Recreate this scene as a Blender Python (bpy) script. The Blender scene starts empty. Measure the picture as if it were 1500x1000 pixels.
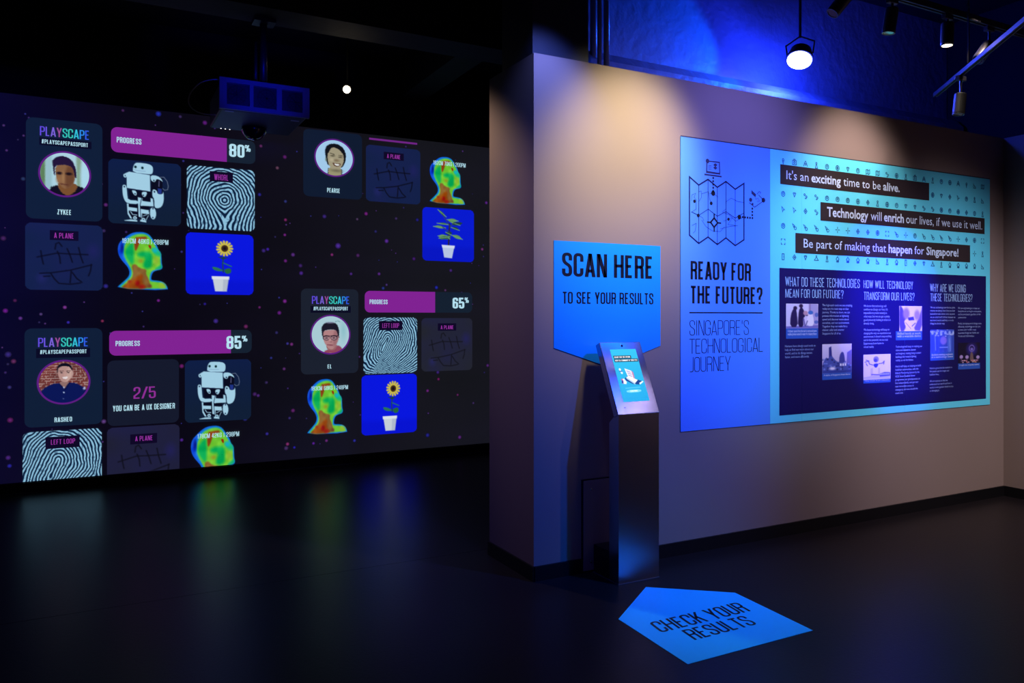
import bpy, math, random
import numpy as np
from mathutils import Vector, Matrix

random.seed(7); rng = np.random.RandomState(7)
scene = bpy.context.scene
COL = scene.collection

# ------------------------------------------------------------------ camera, world, light, exposure
F = 1140.0; HOR = 464.0; EYE = 1.4
FW = (0.4685, 0.8834); RT = (0.8834, -0.4685)
cam_d = bpy.data.cameras.new('camera'); cam = bpy.data.objects.new('camera', cam_d); COL.objects.link(cam)
cam.location = (0, 0, EYE); cam.rotation_euler = (math.pi/2, 0, -math.atan2(FW[0], FW[1]))
cam_d.sensor_width = 36; cam_d.lens = F/1500*36; cam_d.shift_y = -(500-HOR)/1500; cam_d.clip_end = 100
scene.camera = cam
w = bpy.data.worlds.new('world'); scene.world = w; w.use_nodes = True
w.node_tree.nodes['Background'].inputs[0].default_value = (0.15, 0.2, 1, 1)
w.node_tree.nodes['Background'].inputs[1].default_value = 0.001
scene.view_settings.view_transform = 'Standard'; scene.view_settings.look = 'None'
scene.view_settings.exposure = 0.0; scene.view_settings.gamma = 1.0
scene.view_settings.use_curve_mapping = False

def spot(name, loc, target, energy, color, angle, blend=1.0, size=0.05):
    l = bpy.data.lights.new(name, 'SPOT'); l.energy = energy; l.color = color
    l.spot_size = math.radians(angle); l.spot_blend = blend; l.shadow_soft_size = size
    o = bpy.data.objects.new(name, l); COL.objects.link(o); o.location = loc
    o.rotation_euler = (Vector(target)-Vector(loc)).to_track_quat('-Z', 'Y').to_euler()
    return o
def point(name, loc, energy, color, size=0.05):
    l = bpy.data.lights.new(name, 'POINT'); l.energy = energy; l.color = color; l.shadow_soft_size = size
    o = bpy.data.objects.new(name, l); COL.objects.link(o); o.location = loc
    return o
WARM = (1.0, 0.86, 0.60); BLUE = (0.0, 0.085, 1.0)
# warm track spots grazing the partition, then added warm fills without fixtures
spot('warm_spot', (2.78, 2.62, 3.12), (2.64, 3.589, 2.26), 310, WARM, 60, 1.0, 0.10)
spot('warm_spot', (4.45, 2.72, 3.12), (4.50, 3.589, 2.15), 205, (1.0, .79, .78), 68, 1.0, 0.10)
spot('warm_wash', (5.0, 1.0, 3.4), (5.6, 3.589, 0.95), 350, (1.0, .84, 1.0), 48, 1.0, 0.25)  # added fill for the right end of the partition
spot('warm_right_fill', (4.0, 0.6, 3.4), (6.27, 1.0, 0.8), 420, (1.0, .78, .66), 90, 1.0, 0.2)  # added to light the side wall for the kiosk steel to reflect
spot('warm_floor_fill', (5.2, 1.2, 3.4), (4.6, 2.6, 0.0), 9, (1.0, .70, .50), 70, 1.0, 0.2)  # faint added fill for the floor at right
spot('front_wall_fill', (2.5, -1.4, 3.5), (2.2, -2.5, 1.6), 90, (1.0, .75, .65), 100, 1.0, 0.2)  # added to brighten the unseen front wall that the kiosk steel mirrors
# blue show lights, added fills, and a warm light on the end face
spot('blue_left', (3.55, 1.35, 3.25), (2.55, 3.45, 0.75), 500, BLUE, 52, 1.0, 0.04)
spot('blue_floor', (3.3, 1.5, 3.25), (2.95, 2.65, 0.0), 130, (0.0, .50, 1.0), 42, 1.0, 0.04)
spot('mural_glare_fill', (3.9, 1.1, 3.2), (4.9, 3.589, 1.46), 2500, (0.07, 0.06, 1.0), 22, 1.0, 0.04)  # added spot, stands in for a blue reflection on the dark text panel
spot('violet_mural', (3.4, 1.0, 2.9), (3.75, 3.589, 1.55), 260, (0.22, 0.42, 1.0), 38, 1.0, 0.04)
spot('blue_top_fill', (3.5, 2.35, 2.80), (3.45, 3.589, 2.42), 130, (0.20, 0.19, 1.0), 78, 1.0, 0.04)  # added spot, stands in for the show lamp's light on the wall top
spot('mauve_fill', (4.2, 0.9, 2.9), (3.9, 3.589, 0.55), 110, (0.75, 0.62, 1.0), 60, 1.0, 0.06)  # added fill for the lower part of the wall
spot('blue_corner_fill', (2.0, 3.15, 3.15), (2.12, 3.589, 2.50), 85, (0.16, 0.22, 1.0), 64, 1.0, 0.03)  # added spot, same stand-in at the top left corner of the wall
spot('blue_projector', (0.80, 4.1, 2.45), (0.95, 5.3, 2.92), 45, (0.0, 0.01, 1.0), 34, 1.0, 0.05)
spot('blue_screen_wash', (-1.5, 3.0, 3.4), (-1.3, 7.3, 2.3), 60, (0.0, 0.02, 1.0), 50, 1.0, 0.05)
spot('blue_end_fill', (0.2, 2.4, 3.3), (2.034, 3.85, 1.2), 90, (0.03, 0.02, 1.0), 50, 1.0, 0.05)  # added blue fill for the partition's end face
spot('warm_end', (1.55, 4.75, 3.2), (2.034, 4.05, 1.95), 90, (1.0, .72, .58), 52, 1.0, 0.05)

# ------------------------------------------------------------------ projection helpers (pixel -> place on a real plane)
def ray(px, py):
    u = (px-750)/F; v = (HOR-py)/F
    return Vector((FW[0]+RT[0]*u, FW[1]+RT[1]*u, v))
def on_y(px, py, Y):
    d = ray(px, py); t = Y/d.y; return Vector((d.x*t, Y, EYE+d.z*t))
def on_z(px, py, Z):
    d = ray(px, py); t = (Z-EYE)/d.z; return Vector((d.x*t, d.y*t, Z))

YP = 3.589        # partition front
XE = 2.034        # its free end
YB = 4.119        # its back
XR = 6.27         # right wall
YD = 7.30         # projection wall
ZW = 2.80         # partition height
ZC = 3.90         # ceiling
ZD0, ZD1 = 0.085, 3.165

def srgb(c):
    out = []
    for x in c[:3]:
        x = x/255.0
        out.append(x/12.92 if x <= 0.04045 else ((x+0.055)/1.055)**2.4)
    return tuple(out)

# ------------------------------------------------------------------ materials
def mat(name, color, rough=0.6, metal=0.0, emit=None, es=0.0, bump=0.0, bscale=40, spec=0.5, var=0.0, vscale=3, aniso=0.0):
    m = bpy.data.materials.new(name); m.use_nodes = True; nt = m.node_tree; b = nt.nodes['Principled BSDF']
    b.inputs['Base Color'].default_value = (*color, 1); b.inputs['Roughness'].default_value = rough
    b.inputs['Metallic'].default_value = metal; b.inputs['Specular IOR Level'].default_value = spec
    if aniso: b.inputs['Anisotropic'].default_value = aniso
    if emit: b.inputs['Emission Color'].default_value = (*emit, 1); b.inputs['Emission Strength'].default_value = es
    tc = nt.nodes.new('ShaderNodeTexCoord')
    n = nt.nodes.new('ShaderNodeTexNoise'); n.inputs['Scale'].default_value = bscale; n.inputs['Detail'].default_value = 4
    nt.links.new(tc.outputs['Object'], n.inputs['Vector'])
    if bump:
        bp = nt.nodes.new('ShaderNodeBump'); bp.inputs['Strength'].default_value = bump; bp.inputs['Distance'].default_value = 0.01
        nt.links.new(n.outputs['Fac'], bp.inputs['Height']); nt.links.new(bp.outputs['Normal'], b.inputs['Normal'])
    if var:
        n2 = nt.nodes.new('ShaderNodeTexNoise'); n2.inputs['Scale'].default_value = vscale; n2.inputs['Detail'].default_value = 5
        nt.links.new(tc.outputs['Object'], n2.inputs['Vector'])
        mr = nt.nodes.new('ShaderNodeMapRange'); mr.inputs['To Min'].default_value = 1-var; mr.inputs['To Max'].default_value = 1+var
        nt.links.new(n2.outputs['Fac'], mr.inputs['Value'])
        mx = nt.nodes.new('ShaderNodeVectorMath'); mx.operation = 'SCALE'; mx.inputs[0].default_value = color
        nt.links.new(mr.outputs['Result'], mx.inputs['Scale']); nt.links.new(mx.outputs['Vector'], b.inputs['Base Color'])
    return m
def attr_mat(name, emissive, rough=0.5, strength=1.0):
    m = bpy.data.materials.new(name); m.use_nodes = True; nt = m.node_tree; b = nt.nodes['Principled BSDF']
    a = nt.nodes.new('ShaderNodeAttribute'); a.attribute_name = 'Col'
    b.inputs['Roughness'].default_value = rough
    if emissive:
        b.inputs['Base Color'].default_value = (0.12, 0.12, 0.12, 1) if emissive == 'wall' else (0.01, 0.01, 0.01, 1)
        b.inputs['Specular IOR Level'].default_value = 0.0 if emissive == 'wall' else 0.5
        nt.links.new(a.outputs['Color'], b.inputs['Emission Color']); b.inputs['Emission Strength'].default_value = strength
    else:
        nt.links.new(a.outputs['Color'], b.inputs['Base Color']); b.inputs['Specular IOR Level'].default_value = 0.35
    return m
M = {}
M['wall'] = mat('painted_wall', (0.25, 0.195, 0.165), 0.8, spec=0.15, var=0.03, vscale=1.5)
M['white_black'] = mat('black_wall_paint', (0.012, 0.012, 0.016), 0.8, spec=0.2)
M['ceiling'] = mat('black_ceiling_paint', (0.010, 0.010, 0.014), 0.7, bump=0.3, bscale=12, spec=0.3)
M['upper'] = mat('glossy_painted_concrete', (0.11, 0.14, 0.24), 0.50, bump=1.0, bscale=16, spec=0.5, var=0.25, vscale=2.5)
M['column'] = mat('column_paint', (0.012, 0.018, 0.035), 0.55, bump=0.2, bscale=20)
M['base'] = mat('black_skirting', (0.006, 0.006, 0.007), 0.3, spec=0.4)
M['floor'] = mat('dark_vinyl_floor', (0.011, 0.009, 0.010), 0.34, bump=0.05, bscale=60, spec=0.17, var=0.15, vscale=1.2)
M['floor_under'] = mat('floor_joint', (0.004, 0.004, 0.004), 0.8)
M['steel'] = mat('brushed_steel', (0.42, 0.41, 0.48), 0.24, 1.0, bump=0.02, bscale=200, aniso=0.6)
M['steel_body'] = mat('satin_steel', (0.50, 0.47, 0.50), 0.30, 1.0, bump=0.02, bscale=200, aniso=0.5)
M['steel_dark'] = mat('dark_steel', (0.10, 0.10, 0.12), 0.35, 0.6)
M['black'] = mat('black_plastic', (0.008, 0.008, 0.009), 0.35)
M['blackmetal'] = mat('black_powder_coat', (0.016, 0.016, 0.020), 0.38, 0.0)
M['pgrey'] = mat('projector_shell', (0.20, 0.20, 0.24), 0.5)
M['pdark'] = mat('projector_grille', (0.03, 0.03, 0.035), 0.5)
M['cable'] = mat('pale_cable', (0.5, 0.5, 0.55), 0.5)
M['pipe'] = mat('painted_pipe', (0.14, 0.15, 0.2), 0.3)
M['lamp_warm'] = mat('warm_lamp_face', (1, .9, .7), 0.4, emit=(1.0, 0.80, 0.52), es=14)
M['lamp_blue'] = mat('blue_white_lamp_face', (1, 1, 1), 0.4, emit=(0.85, 0.85, 1.0), es=12)
M['led'] = mat('led_white', (1, 1, 1), 0.4, emit=(1, 1, 1), es=3)
M['sticker'] = mat('beige_sticker', (0.6, 0.55, 0.45), 0.5)
M['glass_black'] = mat('lens_glass', (0.004, 0.004, 0.006), 0.05, spec=0.8)
M['shine'] = attr_mat('projected_picture', 'wall', 0.9)
M['screen'] = attr_mat('lit_screen', 'screen', 0.15, 1.35)
M['print'] = attr_mat('printed_vinyl', None, 0.45)

# ------------------------------------------------------------------ object helpers
BASE = {}
def link(o, parent):
    COL.objects.link(o)
    if parent is not None: o.parent = parent; BASE[o.name] = BASE[parent.name]
    else: BASE[o.name] = Vector((0, 0, 0))
def mesh(name, V, Fc, m, parent=None, cols=None, smooth=False):
    me = bpy.data.meshes.new(name)
    if parent is not None: b = BASE[parent.name]
    else: b = Vector((0, 0, 0))
    V = np.asarray([tuple(v) for v in V], dtype=float).reshape(-1, 3) - np.array(b)
    me.from_pydata(V.tolist(), [], [list(map(int, f)) for f in Fc]); me.materials.append(m)
    if cols is not None:
        ca = me.color_attributes.new('Col', 'FLOAT_COLOR', 'POINT')
        c = np.ones((len(V), 4)); c[:, :3] = np.asarray(cols).reshape(-1, 3)
        ca.data.foreach_set('color', c.ravel())
    if smooth:
        for p in me.polygons: p.use_smooth = True
    me.update()
    o = bpy.data.objects.new(name, me); link(o, parent)
    return o
def thing(name, label, cat, loc, group=None):
    o = bpy.data.objects.new(name, None); COL.objects.link(o); o.location = loc; BASE[o.name] = Vector(loc)
    o['label'] = label; o['category'] = cat; o.empty_display_size = 0.1
    if group: o['group'] = group
    return o
class MB:
    def __init__(s): s.v = []; s.f = []; s.c = []
    def add(s, V, Fc, col=None):
        n = len(s.v); s.v += [tuple(v) for v in V]; s.f += [[i+n for i in f] for f in Fc]
        if col is not None:
            if len(np.shape(col)) == 1: s.c += [tuple(col)]*len(V)
            else: s.c += [tuple(c) for c in col]
    def box(s, a, b, mtx=None, col=None):
        x0, y0, z0 = a; x1, y1, z1 = b
        V = [Vector(p) for p in ((x0,y0,z0),(x1,y0,z0),(x1,y1,z0),(x0,y1,z0),(x0,y0,z1),(x1,y0,z1),(x1,y1,z1),(x0,y1,z1))]
        if mtx: V = [mtx @ v for v in V]
        s.add(V, [(0,3,2,1),(4,5,6,7),(0,1,5,4),(1,2,6,5),(2,3,7,6),(3,0,4,7)], col)
    def lathe(s, prof, p0, axis, n=24, caps=True):
        ax = Vector(axis).normalized(); q = Vector((0,0,1)).rotation_difference(ax)
        V = []; Fc = []
        for (r, h) in prof:
            for k in range(n):
                a = 2*math.pi*k/n; V.append(Vector(p0)+q @ Vector((r*math.cos(a), r*math.sin(a), h)))
        for i in range(len(prof)-1):
            for k in range(n):
                Fc.append((i*n+k, i*n+(k+1)%n, (i+1)*n+(k+1)%n, (i+1)*n+k))
        if caps: Fc.append(tuple(reversed(range(n)))); Fc.append(tuple((len(prof)-1)*n+k for k in range(n)))
        s.add(V, Fc)
    def tube(s, pts, r, n=10):
        pts = [Vector(p) for p in pts]; V = []; Fc = []
        for i, p in enumerate(pts):
            t = (pts[min(i+1, len(pts)-1)]-pts[max(i-1, 0)]).normalized()
            a = t.orthogonal().normalized() if i == 0 else (a - t*a.dot(t)).normalized()
            b = t.cross(a)
            for k in range(n):
                g = 2*math.pi*k/n; V.append(p + a*r*math.cos(g) + b*r*math.sin(g))
        for i in range(len(pts)-1):
            for k in range(n): Fc.append((i*n+k, i*n+(k+1)%n, (i+1)*n+(k+1)%n, (i+1)*n+k))
        Fc.append(tuple(range(n))); Fc.append(tuple((len(pts)-1)*n+k for k in range(n)))
        s.add(V, Fc)
    def build(s, name, m, parent=None, smooth=False):
        return mesh(name, s.v, s.f, m, parent, s.c if s.c else None, smooth)
def box(name, a, b, m, parent=None, bevel=0.0):
    mb = MB(); mb.box(a, b); o = mb.build(name, m, parent)
    if bevel:
        md = o.modifiers.new('bevel', 'BEVEL'); md.width = bevel; md.segments = 2
    return o
def struct(o): o['kind'] = 'structure'; return o

# frames: (u, v, off) -> world. 'wall' frames use world x,z
def fr_part(u, v, off=0.0): return (u, YP-off, v)
def fr_disp(u, v, off=0.0): return (u, YD-off, v)
def P(px, py): p = on_y(px, py, YP); return (p.x, p.z)
def D(px, py): p = on_y(px, py, YD); return (p.x, p.z)

# ------------------------------------------------------------------ flat shapes
def rrect(x0, z0, x1, z1, r, n=6):
    pts = []
    for cx, cz, a0 in ((x1-r, z1-r, 0), (x0+r, z1-r, 90), (x0+r, z0+r, 180), (x1-r, z0+r, 270)):
        for k in range(n+1):
            a = math.radians(a0+90*k/n); pts.append((cx+r*math.cos(a), cz+r*math.sin(a)))
    return pts
def flat(name, pts, col, fr, off, m, parent, thick=0.0, zmin=None, zmax=None):
    pts = list(pts)
    if zmin is not None: pts = [(p[0], max(p[1], zmin)) for p in pts]
    if zmax is not None: pts = [(p[0], min(p[1], zmax)) for p in pts]
    n = len(pts); V = [fr(p[0], p[1], off) for p in pts]; Fc = [tuple(range(n))]
    if thick:
        V += [fr(p[0], p[1], off-thick) for p in pts]; Fc += [tuple(reversed(range(n, 2*n)))]
        Fc += [(i, n+i, n+(i+1) % n, (i+1) % n) for i in range(n)]
    return mesh(name, V, Fc, m, parent, [srgb(col)]*len(V))
def ring(name, cx, cz, rx, rz, wfrac, col, fr, off, m, parent, n=64):
    V = []; Fc = []
    for k in range(n):
        a = 2*math.pi*k/n
        for s in (1.0, 1-wfrac): V.append(fr(cx+rx*s*math.cos(a), cz+rz*s*math.sin(a), off))
    for k in range(n): j = (k+1) % n; Fc.append((2*k, 2*j, 2*j+1, 2*k+1))
    return mesh(name, V, Fc, m, parent, [srgb(col)]*len(V))
def stroke_mesh(mb, pts, wd, fr, off, col, closed=False):
    """constant width polyline with mitred joints in frame coordinates"""
    p = [Vector((a[0], a[1])) for a in pts]
    q = [p[0]]
    for a in p[1:]:
        if (a-q[-1]).length > 1e-6: q.append(a)
    p = q
    if len(p) < 2: return
    if closed and (p[0]-p[-1]).length < 1e-6: p = p[:-1]
    n = len(p); L = []; R = []
    for i in range(n):
        a = p[(i-1) % n] if (closed or i > 0) else None
        b = p[(i+1) % n] if (closed or i < n-1) else None
        d1 = (p[i]-a).normalized() if a is not None else None
        d2 = (b-p[i]).normalized() if b is not None else None
        if d1 is None: d1 = d2
        if d2 is None: d2 = d1
        n1 = Vector((-d1.y, d1.x)); n2 = Vector((-d2.y, d2.x)); mm = n1+n2
        if mm.length < 1e-4: mm = n1
        mm.normalize(); k = min(1.0/max(mm.dot(n1), 0.3), 2.2)
        L.append(p[i]+mm*wd/2*k); R.append(p[i]-mm*wd/2*k)
    V = [fr(a.x, a.y, off) for a in L] + [fr(a.x, a.y, off) for a in R]
    Fc = [(i, n+i, n+(i+1) % n, (i+1) % n) for i in range(n if closed else n-1)]
    mb.add(V, Fc, srgb(col))
def dot(mb, cx, cz, r, fr, off, col, n=12, rz=None):
    rz = rz or r
    V = [fr(cx+r*math.cos(2*math.pi*k/n), cz+rz*math.sin(2*math.pi*k/n), off) for k in range(n)]
    mb.add(V, [tuple(range(n))], srgb(col))
def fill(mb, pts, fr, off, col):
    mb.add([fr(a, b, off) for a, b in pts], [tuple(range(len(pts)))], srgb(col))

# ------------------------------------------------------------------ condensed capital lettering (drawn, no font)
# strokes in a unit centre-line box; 'r' marks a rounded corner; ('d', a, b) is a slanted bar with level ends
GL = {
 'A': (.42, [('d',(0,0),(.5,1)),('d',(1,0),(.5,1)),[(.2,.22),(.8,.22)]]),
 'B': (.40, [[(0,0),(0,1),(1,1,'r'),(1,.53,'r'),(0,.53)],[(0,.53),(1,.53,'r'),(1,0,'r'),(0,0)]]),
 'C': (.39, [[(1,.66),(1,1,'r'),(0,1,'r'),(0,0,'r'),(1,0,'r'),(1,.34)]]),
 'D': (.40, [[(0,0),(0,1),(1,1,'r'),(1,0,'r'),(0,0)]]),
 'E': (.35, [[(1,1),(0,1),(0,0),(1,0)],[(0,.52),(.85,.52)]]),
 'F': (.34, [[(1,1),(0,1),(0,-.08)],[(0,.5),(.85,.5)]]),
 'G': (.40, [[(1,.68),(1,1,'r'),(0,1,'r'),(0,0,'r'),(1,0,'r'),(1,.48),(.55,.48)]]),
 'H': (.41, [[(0,-.08),(0,1.08)],[(1,-.08),(1,1.08)],[(0,.52),(1,.52)]]),
 'I': (.14, [[(.5,-.08),(.5,1.08)]]),
 'J': (.28, [[(1,1.08),(1,0,'r'),(0,0)]]),
 'K': (.41, [[(0,-.08),(0,1.08)],('d',(.12,.40),(1,1.08)),('d',(1,-.08),(.42,.62))]),
 'L': (.33, [[(0,1.08),(0,0),(1,0)]]),
 'M': (.53, [[(0,-.08),(0,1.08)],[(1,-.08),(1,1.08)],('d',(.5,0),(.06,1.08)),('d',(.5,0),(.94,1.08))]),
 'N': (.42, [[(0,-.08),(0,1.08)],[(1,-.08),(1,1.08)],('d',(.95,-.08),(.05,1.08))]),
 'O': (.40, [[(.5,1),(1,1,'r'),(1,0,'r'),(0,0,'r'),(0,1,'r'),(.5,1)]]),
 'P': (.39, [[(0,-.08),(0,1),(1,1,'r'),(1,.45,'r'),(0,.45)]]),
 'R': (.40, [[(0,-.08),(0,1),(1,1,'r'),(1,.5,'r'),(0,.5)],[(.5,.5),(.92,.5,'r'),(.95,-.08)]]),
 'S': (.39, [[(1,.7),(1,1,'r'),(0,1,'r'),(0,.62,'r'),(1,.42,'r'),(1,0,'r'),(0,0,'r'),(0,.3)]]),
 'T': (.37, [[(-.12,1),(1.12,1)],[(.5,1),(.5,-.08)]]),
 'U': (.40, [[(0,1.08),(0,0,'r'),(1,0,'r'),(1,1.08)]]),
 'V': (.41, [('d',(.5,-.04),(0,1.08)),('d',(.5,-.04),(1,1.08))]),
 'W': (.58, [('d',(.26,-.06),(0,1.08)),('d',(.26,-.06),(.5,1.08)),('d',(.74,-.06),(.5,1.08)),('d',(.74,-.06),(1,1.08))]),
 'X': (.42, [('d',(0,-.08),(1,1.08)),('d',(1,-.08),(0,1.08))]),
 'Y': (.41, [('d',(.5,.40),(0,1.08)),('d',(.5,.40),(1,1.08)),[(.5,.45),(.5,-.08)]]),
 'Z': (.37, [[(0,1),(1,1)],('d',(0,0),(1,1)),[(0,0),(1,0)]]),
 '0': (.40, [[(.5,1),(1,1,'r'),(1,0,'r'),(0,0,'r'),(0,1,'r'),(.5,1)]]),
 '1': (.26, [[(.8,-.08),(.8,1.08)],[(.8,.88),(0,.8)]]),
 '2': (.39, [[(0,.68),(0,1,'r'),(1,1,'r'),(1,.55,'r'),(0,.2),(0,0),(1,0)]]),
 '3': (.39, [[(0,.72),(0,1,'r'),(1,1,'r'),(1,.53,'r'),(.45,.53)],[(.45,.53),(1,.53,'r'),(1,0,'r'),(0,0,'r'),(0,.28)]]),
 '4': (.41, [[(.75,-.08),(.75,1.08)],('d',(.0,.25),(.72,1.08)),[(-.05,.22),(1.1,.22)]]),
 '5': (.39, [[(1,1),(0,1),(0,.55),(1,.62,'r'),(1,0,'r'),(0,0,'r'),(0,.3)]]),
 '6': (.39, [[(1,.74),(1,1,'r'),(0,1,'r'),(0,0,'r'),(1,0,'r'),(1,.56,'r'),(0,.56)]]),
 '7': (.37, [[(-.05,1),(1,1)],('d',(.3,-.08),(1,1))]),
 '8': (.40, [[(.5,.53),(0,.53,'r'),(0,1,'r'),(1,1,'r'),(1,.53,'r'),(.5,.53)],[(.5,.53),(0,.53,'r'),(0,0,'r'),(1,0,'r'),(1,.53,'r'),(.5,.53)]]),
 '9': (.39, [[(0,.26),(0,0,'r'),(1,0,'r'),(1,1,'r'),(0,1,'r'),(0,.46,'r'),(1,.46)]]),
 '%': (.60, [[(.17,1),(.34,1,'r'),(.34,.55,'r'),(0,.55,'r'),(0,1,'r'),(.17,1)],[(.83,.45),(1,.45,'r'),(1,0,'r'),(.66,0,'r'),(.66,.45,'r'),(.83,.45)],('d',(.3,-.05),(.7,1.05))]),
 '#': (.44, [('d',(.12,0),(.36,1)),('d',(.62,0),(.86,1)),[(0,.3),(.95,.3)],[(.05,.7),(1,.7)]]),
 '/': (.36, [('d',(0,-.08),(1,1.08))]),
 '|': (.14, [[(.5,-.08),(.5,1.08)]]),
 '?': (.37, [[(0,.7),(0,1,'r'),(1,1,'r'),(1,.58,'r'),(.5,.4),(.5,.22)],[(.5,-.08),(.5,.06)]]),
 "'": (.14, [[(.5,1.08),(.5,.75)]]),
 ' ': (.17, []),
}
def round_path(path, R):
    out = []
    n = len(path)
    for i, p in enumerate(path):
        v = Vector((p[0], p[1]))
        if len(p) > 2 and 0 < i < n-1:
            a = Vector(path[i-1][:2]); b = Vector(path[i+1][:2])
            ra = min(R, (a-v).length*(0.5 if len(path[i-1]) > 2 else 1.0)); rb = min(R, (b-v).length*(0.5 if len(path[i+1]) > 2 else 1.0)); r = min(ra, rb)
            s = v+(a-v).normalized()*r; e = v+(b-v).normalized()*r
            for k in range(6):
                t = k/5; out.append(s*(1-t)**2*1.0 + v*2*t*(1-t) + e*t*t)
        else: out.append(v)
    return out
def cond_text(name, s, u0, u1, vbase, h, col, fr, off, m, parent, wt=0.105, gap=0.055):
    mb = MB(); t = wt; adv = []; x = 0
    for ch in s:
        W_ = GL[ch][0]; adv.append(x); x += W_+gap
    tot = x-gap; sx = (u1-u0)/tot
    for i, ch in enumerate(s):
        W_, strokes = GL[ch]; c = col[min(i, len(col)-1)] if isinstance(col, list) else col
        cw = max(W_-t, 0.0)
        def tr(p): return ((adv[i]+t/2+p[0]*cw), (t/2+p[1]*(1-t)))
        def clampv(y): return min(max(y, 0), 1)
        for st in strokes:
            if isinstance(st, tuple):
                a = tr(st[1]); b = tr(st[2]); a = (a[0], clampv(a[1] if st[1][1] > 0.001 else 0)); b = (b[0], clampv(b[1] if st[2][1] < .999 else 1))
                hw = t*0.54
                pts = [(a[0]-hw, a[1]), (a[0]+hw, a[1]), (b[0]+hw, b[1]), (b[0]-hw, b[1])]
                mb.add([fr(u0+p[0]*sx, vbase+p[1]*h, off) for p in pts], [(0, 1, 2, 3)], srgb(c))
            else:
                pp = []
                for q in st:
                    g = tr(q); pp.append((g[0], clampv(g[1])) + (('r',) if len(q) > 2 else ()))
                path = round_path(pp, cw*0.5)
                path = [(q[0], q[1]) for q in path]
                # mitred stroke in unit space, mapped by the frame
                def fr2(u, v, o): return fr(u0+u*sx, vbase+v*h, o)
                stroke_mesh(mb, path, t, fr2, off, c)
    return mb.build(name, m, parent)
def ctext(name, s, x0, x1, ytop, ybase, col, pl, off, m, parent, wt=0.105, gap=0.055):
    fr, pick = pl
    a = pick(x0, ybase); b = pick(x0, ytop); c = pick(x1, ybase)
    return cond_text(name, s, a[0], c[0], a[1], b[1]-a[1], col, fr, off, m, parent, wt, gap)
PART = (fr_part, P); DISP = (fr_disp, D)

# ------------------------------------------------------------------ rounded sans text (built-in font turned into mesh)
_dg = None
def font_polys(s, bold=0.0, res=2):
    cu = bpy.data.curves.new('t', 'FONT'); cu.body = s; cu.size = 1; cu.offset = bold; cu.resolution_u = res
    o = bpy.data.objects.new('t', cu); COL.objects.link(o)
    bpy.context.view_layer.update(); dg = bpy.context.evaluated_depsgraph_get()
    me = o.evaluated_get(dg).to_mesh()
    V = [tuple(v.co) for v in me.vertices]; Fc = [tuple(p.vertices) for p in me.polygons]
    o.evaluated_get(dg).to_mesh_clear(); bpy.data.objects.remove(o); bpy.data.curves.remove(cu)
    return V, Fc
def font_line(segs, gapw=0.0):
    """segs: (text, bold). returns joined verts/faces and width"""
    V = []; Fc = []; x = 0
    for s, b in segs:
        lead = len(s)-len(s.lstrip(' ')); tail = len(s)-len(s.rstrip(' '))
        v, f = font_polys(s.strip(' '), b)
        x += 0.26*lead
        x0 = min(p[0] for p in v); x1 = max(p[0] for p in v); n = len(V)
        V += [(p[0]-x0+x, p[1]) for p in v]; Fc += [tuple(i+n for i in q) for q in f]
        x += (x1-x0)+0.26*tail+0.03
    return V, Fc, max(p[0] for p in V)
def font_text(name, segs, x0, x1, ytop, ybase, col, pl, off, m, parent):
    fr, pick = pl
    a = pick(x0, ybase); b = pick(x0, ytop); c = pick(x1, ybase)
    V, Fc, wdt = font_line(segs); sx = (c[0]-a[0])/wdt; sy = (b[1]-a[1])/0.72
    return mesh(name, [fr(a[0]+v[0]*sx, a[1]+v[1]*sy, off) for v in V], Fc, m, parent, [srgb(col)]*len(V))
def para(name, lines, x0, x1, ytop, ybot, col, pl, off, m, parent, bold=0.0):
    fr, pick = pl
    a = pick(x0, ytop); b = pick(x0, ybot); c = pick(x1, ytop)
    n = len(lines); H = a[1]-b[1]; lh = H/(n-0.25) if n > 1 else H/0.8
    L = [font_line([(s, bold)]) for s in lines]; wmax = max(l[2] for l in L); sx = (c[0]-a[0])/wmax; sy = lh*0.62/0.72
    sx = min(sx, sy*1.0)
    mb = MB()
    for i, (V, Fc, _) in enumerate(L):
        zb = a[1]-lh*0.62-i*lh
        mb.add([fr(a[0]+v[0]*sx, zb+v[1]*sy, off) for v in V], Fc, srgb(col))
    return mb.build(name, m, parent)

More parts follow.
